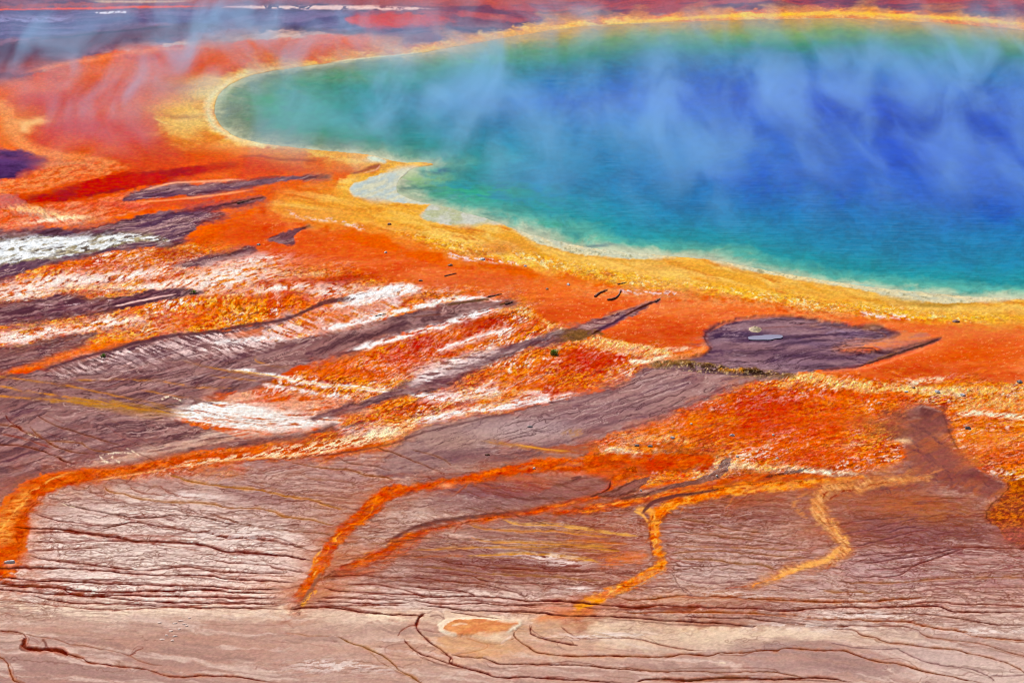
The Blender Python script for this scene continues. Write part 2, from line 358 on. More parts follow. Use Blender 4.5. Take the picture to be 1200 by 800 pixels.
# deep red tongue
fill([(4, 243), (30, 231), (70, 222), (118, 208), (150, 201), (210, 197), (275, 193), (205, 212), (158, 221), (110, 230), (64, 237), (30, 240)], blend((200, 34, 14), (172, 30, 44), cloudy(.4, .7, 322, 40, 6, 10)), 3, (3, 1), .95, wet=.5, rug=.1)
fill([(-60, 230), (0, 228), (20, 228), (32, 236), (20, 243), (0, 245), (-60, 248)], (196, 50, 8), 3, (3, 2), .9, wet=.7, rug=.5)
fill([(-60, 250), (0, 246), (40, 242), (100, 234), (160, 226), (230, 214), (300, 214), (160, 232), (180, 238), (150, 250), (100, 264), (40, 268), (-60, 274)], blend((226, 96, 48), (240, 150, 110), speck(.52, 323, 10, 2, 12, .2)), 3, (3, 1.5), .85, wet=.6, rug=.6)
for b in [(48, 246, 20, 5, (236, 180, 60), .8, -15), (76, 255, 26, 4, (252, 214, 110), .9, -4), (40, 251, 22, 4, (170, 110, 40), .6, -10), (88, 262, 16, 3, (240, 130, 20), .9, 4), (24, 244, 20, 4, (250, 176, 40), .8, -6), (60, 258, 30, 3, (255, 236, 200), .8, 4)]:
    blob(b[0], b[1], b[2], b[3], b[4], b[5], b[6], tex=speck(.42, 324, 6, 1.6, -25, .2), wet=1.0, rug=1.0)  # gold and white flecks: sun sparkle painted into the mat colour
blob(155, 240, 60, 5, (214, 78, 62), .7); blob(230, 236, 40, 5, (214, 86, 60), .6)

# speckled, terraced mats of the middle ground: warm mottling, gold crust, then sun glints painted white and gold
mid = sm(300, 335, PY + .18 * (PX - 200) * (PX < 700) - 30 * (PX > 700)) * sm(640, 560, PY)
apron_mid = lambda w: mid[w]
def mottle(pts, c, thr, seed, along, across, deg, op=.8, wet=None, rug=None, soft=.12, edge=8):
    fill(pts, c, edge, (6, 2), op, tex=speck(thr, seed, along, across, deg, soft, 3), wet=wet, rug=rug)
A_LEFT = [(-100, 330), (0, 322), (60, 308), (130, 296), (200, 287), (260, 298), (330, 310), (420, 322), (480, 338), (440, 348), (380, 352), (330, 372), (240, 388), (150, 400), (0, 436), (-100, 450)]
A_MID = [(240, 470), (300, 452), (420, 410), (480, 388), (560, 366), (600, 352), (640, 376), (700, 398), (780, 412), (755, 430), (720, 448), (640, 470), (560, 488), (500, 500), (440, 525), (300, 540), (130, 560), (130, 545), (250, 525), (380, 505), (390, 495), (230, 500)]
A_MID2 = [(250, 392), (330, 376), (400, 348), (470, 336), (560, 348), (600, 352), (520, 358), (440, 376), (370, 394), (300, 400)]
A_RIGHT = [(690, 518), (760, 492), (870, 446), (940, 434), (1040, 444), (1200, 450), (1360, 450), (1360, 600), (1200, 570), (1120, 530), (1104, 484), (1056, 478), (1060, 530), (1000, 556), (900, 560), (800, 562), (740, 565)]
def mottle(pts, c, thr, seed, along, across, deg, op=.8, wet=None, rug=None, soft=.12, edge=8, patch=(.36, .62)):
    f = speck(thr, seed, along, across, deg, soft, 3)
    fill(pts, c, edge, (6, 2), op, tex=lambda w: f(w) * (.15 + .85 * sm(patch[0], patch[1], streak(w, 60, 15, deg, seed + 50))), wet=wet, rug=rug)
for P, s, dg in ((A_LEFT, 330, 8), (A_MID, 340, 20), (A_MID2, 350, 16), (A_RIGHT, 360, 10)):
    fill(P, (236, 112, 30), 8, (6, 2), .85, tex=cloudy(.36, .62, s + 600, 60, 14, dg), rug=.4, wet=.4)
    fill(P, (206, 54, 14), 8, (6, 2), .8, tex=cloudy(.46, .70, s + 620, 70, 13, dg), rug=.4, wet=.4)
    fill(P, (250, 150, 40), 8, (6, 2), .5, tex=cloudy(.54, .74, s + 640, 46, 9, dg), rug=.6, wet=.5)
    mottle(P, (250, 150, 50), .48, s + 1, 8, 3.5, dg, .75, .45, .9)
    mottle(P, (196, 46, 10), .52, s + 2, 9, 3.2, dg, .75, .5, .9)
    net(P, (255, 186, 70), 26, 5, dg + 4, s + 660, .5, .8, rug=.9, wet=.6)
    net(P, (164, 34, 10), 30, 6, dg - 4, s + 670, .6, .8, rug=.8)
    net(P, (255, 236, 214), 16, 3.4, dg + 8, s + 680, .5, .6, patch=(.54, .70), rug=1.0, wet=.7)
    mottle(P, (255, 190, 50), .58, s + 3, 3.0, 1.6, dg, .8, .7, 1.0, patch=(.48, .68))
    mottle(P, (255, 238, 222), .60, s + 4, 4.2, 1.4, dg + 6, .85, .8, 1.0, patch=(.52, .70))  # white flecks stand for sun glint, held in the colour
    mottle(P, (140, 28, 10), .58, s + 5, 3.4, 1.5, dg, .65, .5, .9)
# red hearts of the mats
for b in [(690, 425, 50, 20, (200, 32, 12), .85), (640, 455, 50, 12, (206, 52, 14), .6), (500, 402, 42, 14, (200, 42, 8), .8), (560, 378, 40, 8, (196, 40, 8), .7), (470, 420, 36, 14, (216, 60, 10), .7), (420, 437, 50, 9, (226, 84, 18), .6),
          (400, 325, 36, 7, (190, 36, 10), .8), (350, 332, 40, 8, (204, 60, 12), .6), (220, 372, 40, 8, (224, 72, 14), .6), (330, 352, 60, 9, (226, 82, 14), .5), (200, 300, 50, 10, (190, 60, 26), .6), (130, 312, 60, 8, (214, 78, 30), .6),
          (900, 475, 60, 18, (198, 36, 18), .85), (880, 500, 80, 20, (206, 52, 14), .6), (960, 500, 60, 26, (220, 70, 16), .6), (950, 535, 60, 14, (222, 78, 14), .6), (800, 500, 50, 16, (232, 106, 20), .6), (740, 548, 36, 9, (206, 50, 12), .8), (770, 535, 50, 12, (244, 130, 20), .6),
          (1150, 520, 46, 22, (232, 118, 50), .7), (1170, 480, 50, 14, (236, 104, 26), .6), (1000, 462, 60, 8, (224, 70, 16), .6), (1010, 490, 50, 14, (222, 84, 30), .5)]:
    blob(*b, tex=lambda w: .75 + .4 * streak(w, 9, 3, 12, 371), wet=.4, rug=.3)
# gold crust lips, with yellow-white sun glints painted into their colour
for P, w, o in [([(630, 372), (660, 386), (700, 396), (740, 406), (785, 414)], 3.0, .9), ([(690, 393), (720, 402), (760, 408), (800, 418)], 2.2, .9), ([(640, 388), (690, 400), (740, 410), (770, 418)], 5, .7),
                ([(920, 444), (950, 440), (980, 446), (1020, 451), (1060, 455), (1100, 458), (1200, 456), (1330, 455)], 4.5, .95), ([(890, 455), (940, 446), (990, 452), (1040, 458)], 4, .8), ([(1110, 470), (1140, 474), (1170, 472), (1210, 476), (1330, 480)], 7, .7),
                ([(700, 522), (740, 530), (790, 535), (840, 540), (900, 546)], 6, .7), ([(720, 519), (760, 512), (820, 520)], 6, .5), ([(700, 528), (735, 532), (780, 540)], 4, .9), ([(800, 556), (850, 545), (900, 549), (950, 552)], 4.5, .9),
                ([(560, 372), (600, 362), (640, 374)], 4, .5), ([(400, 520), (440, 512), (490, 498)], 7, .55), ([(240, 290), (210, 288), (190, 292)], 3, .6), ([(300, 318), (360, 320), (400, 318)], 4, .4),
                ([(440, 368), (480, 362), (520, 352)], 3, .5), ([(520, 468), (580, 462), (640, 456)], 4, .5), ([(0, 350), (60, 340), (120, 336), (180, 334)], 2.5, .7)]:
    line(P, blend((250, 146, 8), (255, 184, 20), speck(.5, 381, 4, 1.6, 25, .15), (255, 230, 140), speck(.66, 383, 3, 1.5, 25, .06)), w, o, w * .8, (3, 2), tex=speck(.42, 382, 6, 2.2, 25, .16), wet=1.0, rug=1.0)
# ripples with white sun glint painted into the colour
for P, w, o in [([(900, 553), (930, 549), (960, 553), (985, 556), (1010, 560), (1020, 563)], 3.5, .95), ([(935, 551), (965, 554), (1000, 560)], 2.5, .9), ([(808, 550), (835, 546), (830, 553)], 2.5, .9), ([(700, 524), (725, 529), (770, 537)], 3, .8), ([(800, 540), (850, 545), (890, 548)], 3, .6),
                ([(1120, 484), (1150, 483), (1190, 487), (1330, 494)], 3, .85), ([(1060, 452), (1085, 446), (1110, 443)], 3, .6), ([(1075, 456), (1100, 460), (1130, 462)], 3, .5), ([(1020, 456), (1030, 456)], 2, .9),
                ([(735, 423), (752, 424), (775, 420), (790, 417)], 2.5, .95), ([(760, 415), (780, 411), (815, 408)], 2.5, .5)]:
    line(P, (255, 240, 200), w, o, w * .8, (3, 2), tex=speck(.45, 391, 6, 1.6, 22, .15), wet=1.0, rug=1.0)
for b in [(60, 330, 80, 9), (150, 322, 60, 7), (20, 343, 40, 6), (260, 330, 70, 8), (180, 335, 60, 4), (330, 338, 50, 5), (30, 393, 60, 9), (120, 380, 60, 7), (200, 345, 50, 5), (390, 340, 30, 6), (450, 345, 50, 5), (280, 318, 50, 6), (300, 305, 40, 6)]:
    blob(*b, (250, 226, 214), .9, 6, tex=speck(.46, 392, 8, 2.0, 14, .14), wet=.9, rug=.9)

# ------------------------------------------------------------------ mauve silt bands between the mats
SILT = blend((132, 86, 92), (166, 124, 118), cloudy(.3, .7, 401, 50, 7, 16, 4), (92, 54, 74), cloudy(.62, .8, 405, 30, 4, 16))
_k = [700]
def silt(pts, c=SILT, edge=2.5, warp=(3, 1.5), op=.95, rim=((82, 40, 60), 2.0, .5), deg=14, **kw):
    _k[0] += 20; fill(pts, c, edge * 3.2, (warp[0] * 1.6, warp[1] * 2), .75, tex=speck(.47, _k[0] + 15, 22, 2.2, deg + 4, .14, 3), wet=.15, rug=.2)
    r = fill(pts, c, edge * 1.3, (warp[0] * 1.2, warp[1] * 1.6), op, wet=.15, rug=.2, rim=rim, **kw)
    fill(pts, (92, 54, 66), 3, warp, .65, tex=cloudy(.50, .72, _k[0], 40, 5, deg))
    fill(pts, (178, 140, 136), 3, warp, .55, tex=cloudy(.52, .72, _k[0] + 4, 34, 4, deg))
    net(pts, (84, 40, 50), 60, 5, deg + 3, _k[0] + 8, .5, .7, 4)
    net(pts, (206, 172, 162), 40, 4, deg - 6, _k[0] + 12, .45, .6, 4, (.48, .64))
    return r
silt([(-100, 268), (0, 271), (60, 268), (105, 268), (140, 259), (170, 251), (215, 246), (250, 242), (292, 234), (312, 233), (292, 239), (262, 243), (246, 248), (262, 252), (236, 262), (224, 274), (212, 283), (196, 287), (160, 291), (110, 299), (60, 308), (30, 318), (0, 327), (-100, 345)], blend((96, 66, 96), (134, 98, 112), cloudy(.3, .7, 406, 40, 5, 10)))
fill([(-100, 284), (0, 280), (50, 277), (110, 276), (150, 273), (198, 281), (150, 287), (100, 296), (50, 304), (0, 309), (-100, 318)], blend((172, 156, 116), (222, 224, 222), speck(.48, 407, 14, 2.2, 8, .1), (118, 96, 78), speck(.62, 408, 10, 2, 8)), 3, (4, 2), .95, wet=.6, rug=.7)
for b in [(40, 286, 44, 5), (10, 294, 40, 6), (80, 282, 36, 4), (0, 287, 40, 5), (130, 277, 20, 2), (30, 299, 30, 3)]:
    blob(*b, (236, 240, 244), .95, 4, tex=speck(.42, 409, 16, 2.4, 8, .12), wet=.7, rug=.6)
silt([(-100, 362), (0, 357), (40, 350), (72, 346), (110, 350), (140, 348), (168, 342), (200, 339), (226, 340), (233, 344), (200, 351), (160, 359), (120, 366), (72, 371), (40, 377), (0, 381), (-100, 396)], blend((96, 54, 74), (128, 80, 92), speck(.5, 410, 20, 2, 8, .2)))
line([(40, 356), (80, 357), (120, 353), (135, 351)], (226, 196, 196), .8, .7, .8, tex=speck(.5, 411, 8, 2, 4)); line([(130, 360), (170, 351), (210, 344)], (240, 190, 180), .9, .8, .7)
silt([(-100, 412), (0, 409), (40, 401), (85, 393), (112, 391), (100, 399), (86, 408), (60, 419), (30, 429), (0, 436), (-100, 452)], blend((142, 96, 94), (112, 70, 82), cloudy(.4, .7, 412, 40, 5, 12)))
silt([(214, 310), (240, 302), (270, 297), (288, 290), (301, 294), (285, 300), (262, 306), (235, 312), (217, 314)], (122, 82, 96))
line([(230, 313), (270, 305), (320, 296)], (232, 190, 180), 4, .6, 4, tex=speck(.35, 413, 12, 2, 12, .2))
silt([(142, 234), (165, 223), (200, 216), (240, 215.5), (280, 213.5), (320, 208), (350, 206), (385, 208), (350, 210.5), (320, 215), (290, 220), (250, 226), (215, 229), (180, 231), (150, 236)], blend((108, 74, 104), (136, 100, 112), cloudy(.3, .7, 414, 30, 4, 8)), 1.6, (2, 1))
line([(160, 226), (200, 215), (240, 212.5), (290, 210)], (246, 176, 140), 1, .7, 1); line([(150, 237), (200, 234), (250, 229), (300, 222)], (248, 160, 110), 1, .7, 1)
line([(290, 212), (310, 208), (330, 207)], (150, 60, 60), 1.5, .6, 1)
silt([(316, 281), (323, 276), (340, 270), (355, 266), (363, 265), (353, 271), (345, 277), (344, 286), (330, 285.5)], (128, 82, 92), 1.3, (1.5, 1), rim=((84, 32, 30), 1.2, .8))
fill([(-150, 160), (0, 174), (30, 178), (46, 184), (52, 190), (40, 198), (20, 206), (0, 211), (-150, 235)], blend((62, 30, 92), (92, 58, 116), cloudy(.3, .7, 415, 40, 6, 2)), 5, (2, 1), .97, wet=.3, rug=.1)
blob(70, 192, 24, 4, (220, 150, 110), .7)
# long band from the thin tip at x=600 fanning out to the left flat
silt([(-200, 480), (0, 442), (24, 438), (62, 429), (108, 414), (150, 402), (200, 394), (245, 389), (300, 381), (340, 371), (300, 398), (340, 397), (370, 393), (405, 385), (450, 373), (490, 362), (535, 354), (575, 353), (600, 354), (602, 358),
      (568, 364), (520, 376), (480, 388), (440, 398), (412, 412), (380, 419), (350, 428), (322, 442), (296, 456), (268, 468), (235, 477), (205, 488), (230, 500), (300, 513), (362, 508), (392, 495), (385, 503), (320, 517),
      (250, 525), (200, 533), (140, 545), (100, 550), (60, 553), (30, 562), (8, 580), (-40, 610), (-300, 640)], blend((140, 98, 98), (160, 120, 116), cloudy(.3, .7, 416, 70, 8, 12, 4), (112, 70, 84), cloudy(.6, .8, 417, 50, 5, 14)), rim=((92, 50, 66), 2, .4))
# whitish feathering above and on it: sun glint put into the colour
fill([(60, 440), (150, 408), (240, 391), (300, 383), (350, 370), (400, 352), (440, 346), (470, 352), (440, 370), (400, 384), (340, 396), (280, 412), (200, 420), (120, 432)], (236, 206, 200), 6, (6, 2), .85, tex=speck(.50, 420, 12, 1.8, -22, .12), wet=.6, rug=.6)
fill([(260, 392), (330, 378), (390, 354), (440, 350), (450, 362), (400, 380), (340, 392)], (228, 120, 62), 6, (6, 2), .7, tex=cloudy(.35, .6, 421, 30, 8, 14))
fill([(120, 425), (180, 408), (240, 398), (230, 412), (180, 425), (130, 440)], (110, 66, 80), 6, (5, 2), .6, tex=speck(.45, 422, 30, 3, 16, .15))
line([(20, 441), (60, 430), (110, 415), (150, 403), (200, 394), (240, 389), (290, 381), (330, 375), (355, 366), (382, 354), (405, 350), (430, 344), (460, 342)], (104, 58, 70), [1.2, 1.6, 2.2, 2.6, 2, 1.6, 1.6, 1.8, 2.6, 3, 2.5, 1.5], .85, 1.5, (2, 1))
line([(0, 438), (30, 430), (60, 421), (110, 408), (160, 398)], (238, 116, 40), [2, 2.5, 4, 5, 6], .8, 3, (3, 2), tex=lambda w: .4 + .8 * streak(w, 10, 2, 14, 424), wet=.5, rug=.7)
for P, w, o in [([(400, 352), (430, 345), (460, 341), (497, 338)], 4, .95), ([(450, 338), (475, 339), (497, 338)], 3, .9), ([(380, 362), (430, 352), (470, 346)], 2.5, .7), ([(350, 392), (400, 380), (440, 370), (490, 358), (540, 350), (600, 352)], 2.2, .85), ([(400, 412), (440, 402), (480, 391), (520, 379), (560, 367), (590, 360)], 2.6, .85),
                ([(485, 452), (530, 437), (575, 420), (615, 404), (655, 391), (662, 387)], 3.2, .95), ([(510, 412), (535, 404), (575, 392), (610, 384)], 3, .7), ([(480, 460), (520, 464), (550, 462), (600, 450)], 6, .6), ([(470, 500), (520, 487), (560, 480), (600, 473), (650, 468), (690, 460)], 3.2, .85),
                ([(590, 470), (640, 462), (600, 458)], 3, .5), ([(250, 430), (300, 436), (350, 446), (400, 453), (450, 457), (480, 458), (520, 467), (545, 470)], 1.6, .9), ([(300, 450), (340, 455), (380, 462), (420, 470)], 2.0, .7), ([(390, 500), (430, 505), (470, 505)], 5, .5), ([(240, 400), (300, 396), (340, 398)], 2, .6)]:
    line(P, (255, 250, 246), w * 1.1, o, w * 1.3, (5, 4), tex=speck(.42, 425, 9, 1.7, 16, .15), wet=.8, rug=.8)  # white strokes: sun glint on shallow water, painted on
line([(250, 431), (300, 437), (350, 446), (400, 453), (450, 457), (490, 459)], (246, 178, 50), .7, .8, .7, (1, .8))
# the brightest fan: sun glint on wet ripples, painted as white
fill([(203, 486), (232, 472), (290, 470), (345, 480), (400, 488), (372, 500), (330, 506), (290, 504), (240, 496)], (252, 244, 236), 4, (4, 3), .97, tex=speck(.36, 426, 40, 2.6, -8, .12), wet=.5, rug=.5)
net([(203, 486), (232, 472), (290, 470), (345, 480), (400, 488), (372, 500), (290, 504)], (196, 140, 112), 60, 4, -9, 433, .5, .7, 5, (.44, .64)); net([(203, 486), (290, 470), (400, 488), (290, 504)], (232, 132, 60), 40, 5, -9, 437, .6, .7, 6, (.5, .64))
fill([(240, 466), (300, 458), (380, 466), (440, 480), (400, 488), (330, 480)], blend((236, 170, 140), (226, 96, 30), cloudy(.4, .62, 427, 26, 4, 4)), 5, (4, 2), .8)
fill([(90, 548), (140, 535), (200, 518), (260, 504), (330, 506), (260, 516), (190, 531), (130, 544)], (220, 188, 168), 4, (4, 2), .8, tex=speck(.42, 428, 30, 2.4, 14, .16))
fill([(240, 528), (300, 516), (350, 508), (400, 500), (440, 490), (420, 500), (380, 507), (330, 515)], (100, 56, 62), 4, (3, 2), .8, tex=cloudy(.3, .55, 429, 20, 4, 14))
# second band: thin tip at x=772
silt([(773, 351), (746, 366), (722, 378), (690, 394), (640, 401), (602, 413), (565, 429), (540, 444), (515, 455), (480, 460), (455, 468), (420, 479), (392, 487), (368, 492), (385, 482), (430, 468), (462, 455), (482, 447), (500, 440), (530, 430), (558, 419), (590, 408), (620, 398), (655, 388), (690, 377), (730, 362)],
     blend((120, 72, 84), (156, 112, 112), cloudy(.3, .65, 430, 30, 5, 20)), 2.2, (2.5, 1.5), .9)
fill([(482, 448), (490, 434), (508, 423), (540, 418), (580, 408), (560, 422), (530, 434), (505, 446)], blend((150, 108, 110), (236, 216, 212), speck(.46, 431, 14, 1.8, 6, .12)), 5, (4, 2), .85, wet=.4, rug=.5)
fill([(655, 395), (668, 386), (690, 386), (708, 391), (690, 397), (665, 399)], (140, 98, 48), 3, (2, 2), .85, tex=speck(.35, 432, 5, 2, 15, .2), rug=.8)
line([(773, 351), (745, 363), (715, 380), (690, 393)], (98, 38, 24), [1.6, 1, 1.2, 1], .9, .7, (1, 1)); line([(700, 386), (720, 379), (735, 367)], (90, 60, 100), 2.5, .6, 2)
line([(700, 374), (730, 363), (760, 354)], (226, 140, 90), .8, .6, .8)
for P in ([(585, 358), (592, 355), (600, 354.5)], [(558, 352), (568, 350.5), (574, 351.5)], [(520, 358), (548, 354), (568, 351)]):
    line(P, (118, 78, 34), 1.4, .8, .8)
line([(480, 372), (500, 369), (520, 367.5)], (128, 66, 40), 1, .6, .8)
# third: the silt tongue running down from the dark vent
fill([(752, 432), (790, 428), (840, 430), (900, 436), (935, 438), (905, 446), (868, 450), (820, 469), (770, 490), (722, 506), (690, 518), (650, 527), (610, 536), (560, 541), (520, 546), (470, 560), (440, 550), (470, 520), (500, 501), (560, 489), (620, 478), (680, 463), (735, 447)],
     blend((146, 102, 102), (174, 136, 130), cloudy(.3, .7, 435, 80, 8, 14, 4), (120, 80, 94), cloudy(.6, .8, 436, 40, 3, 16)), 5, (4, 2.5), .96, wet=.2, rug=.15, rim=((96, 50, 60), 1.8, .5))
for P, w in [([(440, 552), (480, 545), (540, 543), (600, 540)], 8), ([(455, 535), (480, 520), (505, 505)], 6)]:
    line(P, (176, 142, 132), w, .7, 7, (6, 4), tex=speck(.44, 495, 26, 2.4, -6, .16))
TONGUE = [(752, 432), (840, 430), (935, 438), (868, 450), (770, 490), (690, 518), (610, 536), (520, 546), (440, 548), (500, 501), (620, 478), (735, 447)]
fill(TONGUE, (112, 72, 84), 3, (3, 1.5), .6, tex=cloudy(.5, .74, 461, 50, 5, 16)); fill(TONGUE, (182, 148, 142), 3, (3, 1.5), .6, tex=cloudy(.5, .72, 465, 44, 5, 12))
for b in [(600, 503, 80, 15, (192, 162, 156), .85), (540, 515, 50, 12, (180, 142, 128), .7), (640, 500, 60, 12, (184, 156, 156), .7), (720, 475, 60, 14, (158, 120, 122), .6), (570, 533, 90, 6, (140, 96, 96), .7), (780, 450, 40, 10, (156, 120, 124), .6), (680, 490, 60, 10, (146, 104, 110), .5), (620, 545, 60, 8, (128, 66, 60), .6), (700, 505, 30, 5, (140, 60, 50), .5)]:
    blob(*b)
net(TONGUE, (96, 50, 58), 70, 6, 18, 471, .5, .75, 5, (.44, .62)); net(TONGUE, (206, 176, 168), 50, 5, 14, 475, .45, .55, 5, (.46, .64)); net(TONGUE, (104, 60, 70), 18, 3, 24, 479, .4, .5, 5, (.5, .66))
line([(560, 515), (600, 521), (640, 527), (680, 530)], (206, 150, 60), 2, .6, 2.5, tex=speck(.35, 437, 8, 2, -8, .2)); line([(655, 508), (680, 505), (668, 513)], (196, 140, 60), 3, .5, 3, tex=speck(.4, 438))
fill([(580, 520), (640, 522), (700, 517), (690, 528), (650, 530)], (190, 84, 26), 4, (3, 2), .6, tex=speck(.4, 439, 14, 2, 10, .2)); line([(600, 520), (640, 526), (670, 529)], (240, 172, 60), .8, .8, .8)
line([(618, 500), (626, 501)], (90, 70, 80), 1.4, .6, 1)
line([(690, 532), (720, 520), (745, 510), (790, 497)], (232, 112, 24), 2.2, .8, 1.5)
# fourth: dark silt wedge inside the right-hand mat
fill([(1070, 490), (1082, 480), (1092, 484), (1104, 484), (1112, 506), (1124, 530), (1146, 548), (1176, 562), (1196, 574), (1190, 590), (1150, 586), (1100, 570), (1040, 580), (980, 570), (1000, 560), (1040, 550), (1064, 535), (1060, 520), (1050, 500), (1040, 490)],
     blend((148, 84, 76), (176, 96, 62), cloudy(.35, .65, 440, 40, 6, 30), (110, 56, 70), cloudy(.55, .8, 441, 24, 5, -40)), 9, (9, 4), .9, wet=.1, rug=.2)
for P, w in [([(1082, 486), (1080, 478), (1078, 472)], 5), ([(1100, 488), (1106, 480), (1110, 476)], 4), ([(1066, 492), (1050, 486), (1030, 482)], 5), ([(1062, 502), (1036, 498), (1010, 490)], 4), ([(1064, 516), (1040, 512), (1012, 506)], 4)]:
    line(P, (132, 72, 64), [w, w * .8, w * .2], .75, 4, (5, 4), tex=cloudy(.3, .6, 446, 14, 3, 40))
for b in [(1080, 486, 22, 10, (112, 62, 66), .7), (1060, 505, 40, 8, (140, 84, 70), .6), (1020, 494, 40, 8, (190, 110, 66), .5), (1110, 540, 36, 14, (158, 92, 80), .6), (1150, 560, 40, 8, (128, 60, 62), .7), (1060, 518, 10, 3, (236, 206, 160), .7)]:
    blob(*b)
line([(1104, 484), (1112, 506), (1126, 532)], (106, 40, 30), 1, .4, 1.2)
# right-hand red-brown lobe
fill([(1196, 560), (1180, 575), (1164, 590), (1157, 600), (1158, 608), (1170, 618), (1200, 640), (1330, 650), (1330, 560)], blend((160, 58, 20), (206, 110, 26), speck(.52, 445, 4, 1.6, 8, .14)), 2.5, (2, 1), .9, wet=.4, rug=.8, rim=((70, 20, 20), 1.0, .6))
blob(1195, 628, 30, 12, (170, 96, 84), .8)
# the dark vent flat
VENT = blend((122, 90, 106), (154, 120, 126), cloudy(.3, .7, 450, 46, 5, 4, 4), (92, 60, 92), cloudy(.56, .78, 451, 36, 4, 6))
fill([(826, 392), (830, 385), (845, 377), (870, 371), (905, 369), (935, 369), (962, 373), (985, 378), (1005, 381), (1030, 381), (1042, 387), (1054, 391), (1040, 397), (1012, 404), (985, 409), (1010, 412), (1045, 408), (1075, 401), (1102, 395), (1098, 398), (1070, 408), (1040, 418), (1010, 428), (985, 431),
      (960, 433), (930, 437), (900, 441), (860, 440), (810, 433), (760, 430), (790, 420), (820, 415), (832, 408), (828, 400)], VENT, 2.2, (2, 1), .98, wet=.35, rug=.12, rim=((70, 30, 50), 1.6, .6), h=-.12)
fill([(1000, 394), (1040, 394), (1060, 389), (1090, 392), (1060, 402), (1020, 408), (980, 408), (985, 400)], blend((222, 140, 90), (190, 130, 116), cloudy(.35, .65, 452, 30, 3, 8)), 4, (3, 1), .75)
for b in [(842, 393, 10, 6, (70, 42, 80), .8), (876, 390, 30, 4, (84, 62, 104), .5), (895, 394, 42, 6, (66, 48, 86), .95), (940, 415, 50, 5, (86, 54, 84), .7), (985, 418, 40, 4, (84, 50, 84), .6), (880, 406, 40, 5, (150, 112, 116), .6), (925, 425, 50, 4, (140, 110, 128), .6), (1000, 388, 24, 4, (110, 84, 122), .6), (1034, 389, 14, 4, (74, 42, 76), .7), (950, 400, 50, 4, (112, 88, 116), .6)]:
    blob(*b, warp=(5, 2))
line([(960, 376), (985, 381), (1010, 382), (1028, 386), (1038, 392), (1026, 397), (1000, 398)], (146, 84, 62), 1.0, .55, 1); line([(965, 390), (980, 385), (990, 388), (978, 391)], (160, 140, 166), .9, .4, 1)
line([(830, 388), (850, 377), (880, 371), (930, 368.5), (970, 373), (1000, 378)], (238, 128, 70), 1.2, .7, 1.4, h=.03)
line([(826, 402), (822, 410), (800, 417), (770, 424), (755, 428)], (246, 150, 70), 3.5, .7, 3, wet=.8, rug=.6)
line([(880, 384), (960, 376), (1000, 372)], (150, 70, 60), .7, .4, .8)
line([(1000, 430), (1030, 421), (1060, 410), (1085, 402), (1102, 395)], (92, 56, 48), [1.5, 2, 2.2, 1.5, .8], .85, 1.2, rug=.7, h=.05); line([(1010, 425), (1040, 414), (1056, 409)], (156, 104, 40), 1.6, .6, 1.4, tex=speck(.4, 453))
line([(945, 438), (985, 433), (1020, 430), (1060, 417), (1100, 402)], (240, 140, 96), 1.1, .6, 1.2)
VP = [(830, 388), (870, 372), (960, 374), (1040, 388), (1000, 404), (1060, 406), (985, 430), (900, 440), (800, 432)]
fill(VP, (76, 48, 74), 3, (3, 1.5), .55, tex=cloudy(.5, .72, 481, 50, 4, 3)); fill(VP, (166, 134, 140), 3, (3, 1.5), .5, tex=cloudy(.52, .74, 485, 44, 4, 3)); net(VP, (76, 40, 54), 60, 5, 4, 487, .5, .7, 4, (.44, .62)); net(VP, (176, 148, 156), 40, 4, 2, 491, .45, .5, 4, (.48, .64))
# olive, lumpy lip below the vent
for P, c, w, o in [([(757, 427), (790, 425), (820, 426), (860, 430)], (146, 106, 40), 4, .85), ([(800, 428), (830, 431), (870, 434), (905, 437)], (76, 42, 26), 4, .8), ([(860, 430), (890, 434), (920, 440), (928, 442)], (130, 88, 30), 4, .8), ([(870, 436), (885, 438), (900, 440)], (50, 26, 20), 3, .8), ([(780, 431), (800, 430)], (196, 146, 50), 3, .6), ([(840, 434), (865, 433), (872, 435)], (214, 140, 30), 2, .7), ([(850, 440), (880, 442), (920, 442)], (160, 120, 80), 2, .6)]:
    line(P, c, w, o, w * .7, (2, 2.5), tex=speck(.38, 455, 4, 2, 0, .2), rug=1.0, h=.10)
fill([(758, 426), (820, 424), (900, 432), (930, 440), (900, 444), (830, 438), (770, 431)], (206, 176, 130), 2, (2, 2), .7, tex=speck(.66, 456, 2.6, 1.6, 0, .08), rug=1.0, wet=.6)
# ================================================================== RUNOFF CHANNELS
CHAN = blend((212, 82, 22), (232, 118, 44), cloudy(.4, .75, 501, 14, 4, 14), (184, 58, 18), cloudy(.5, .8, 505, 12, 4, 10))
CHANG = blend((232, 118, 36), (244, 164, 70), cloudy(.35, .7, 511, 8, 3, 10), (208, 84, 22), cloudy(.5, .8, 515, 8, 3, 10))
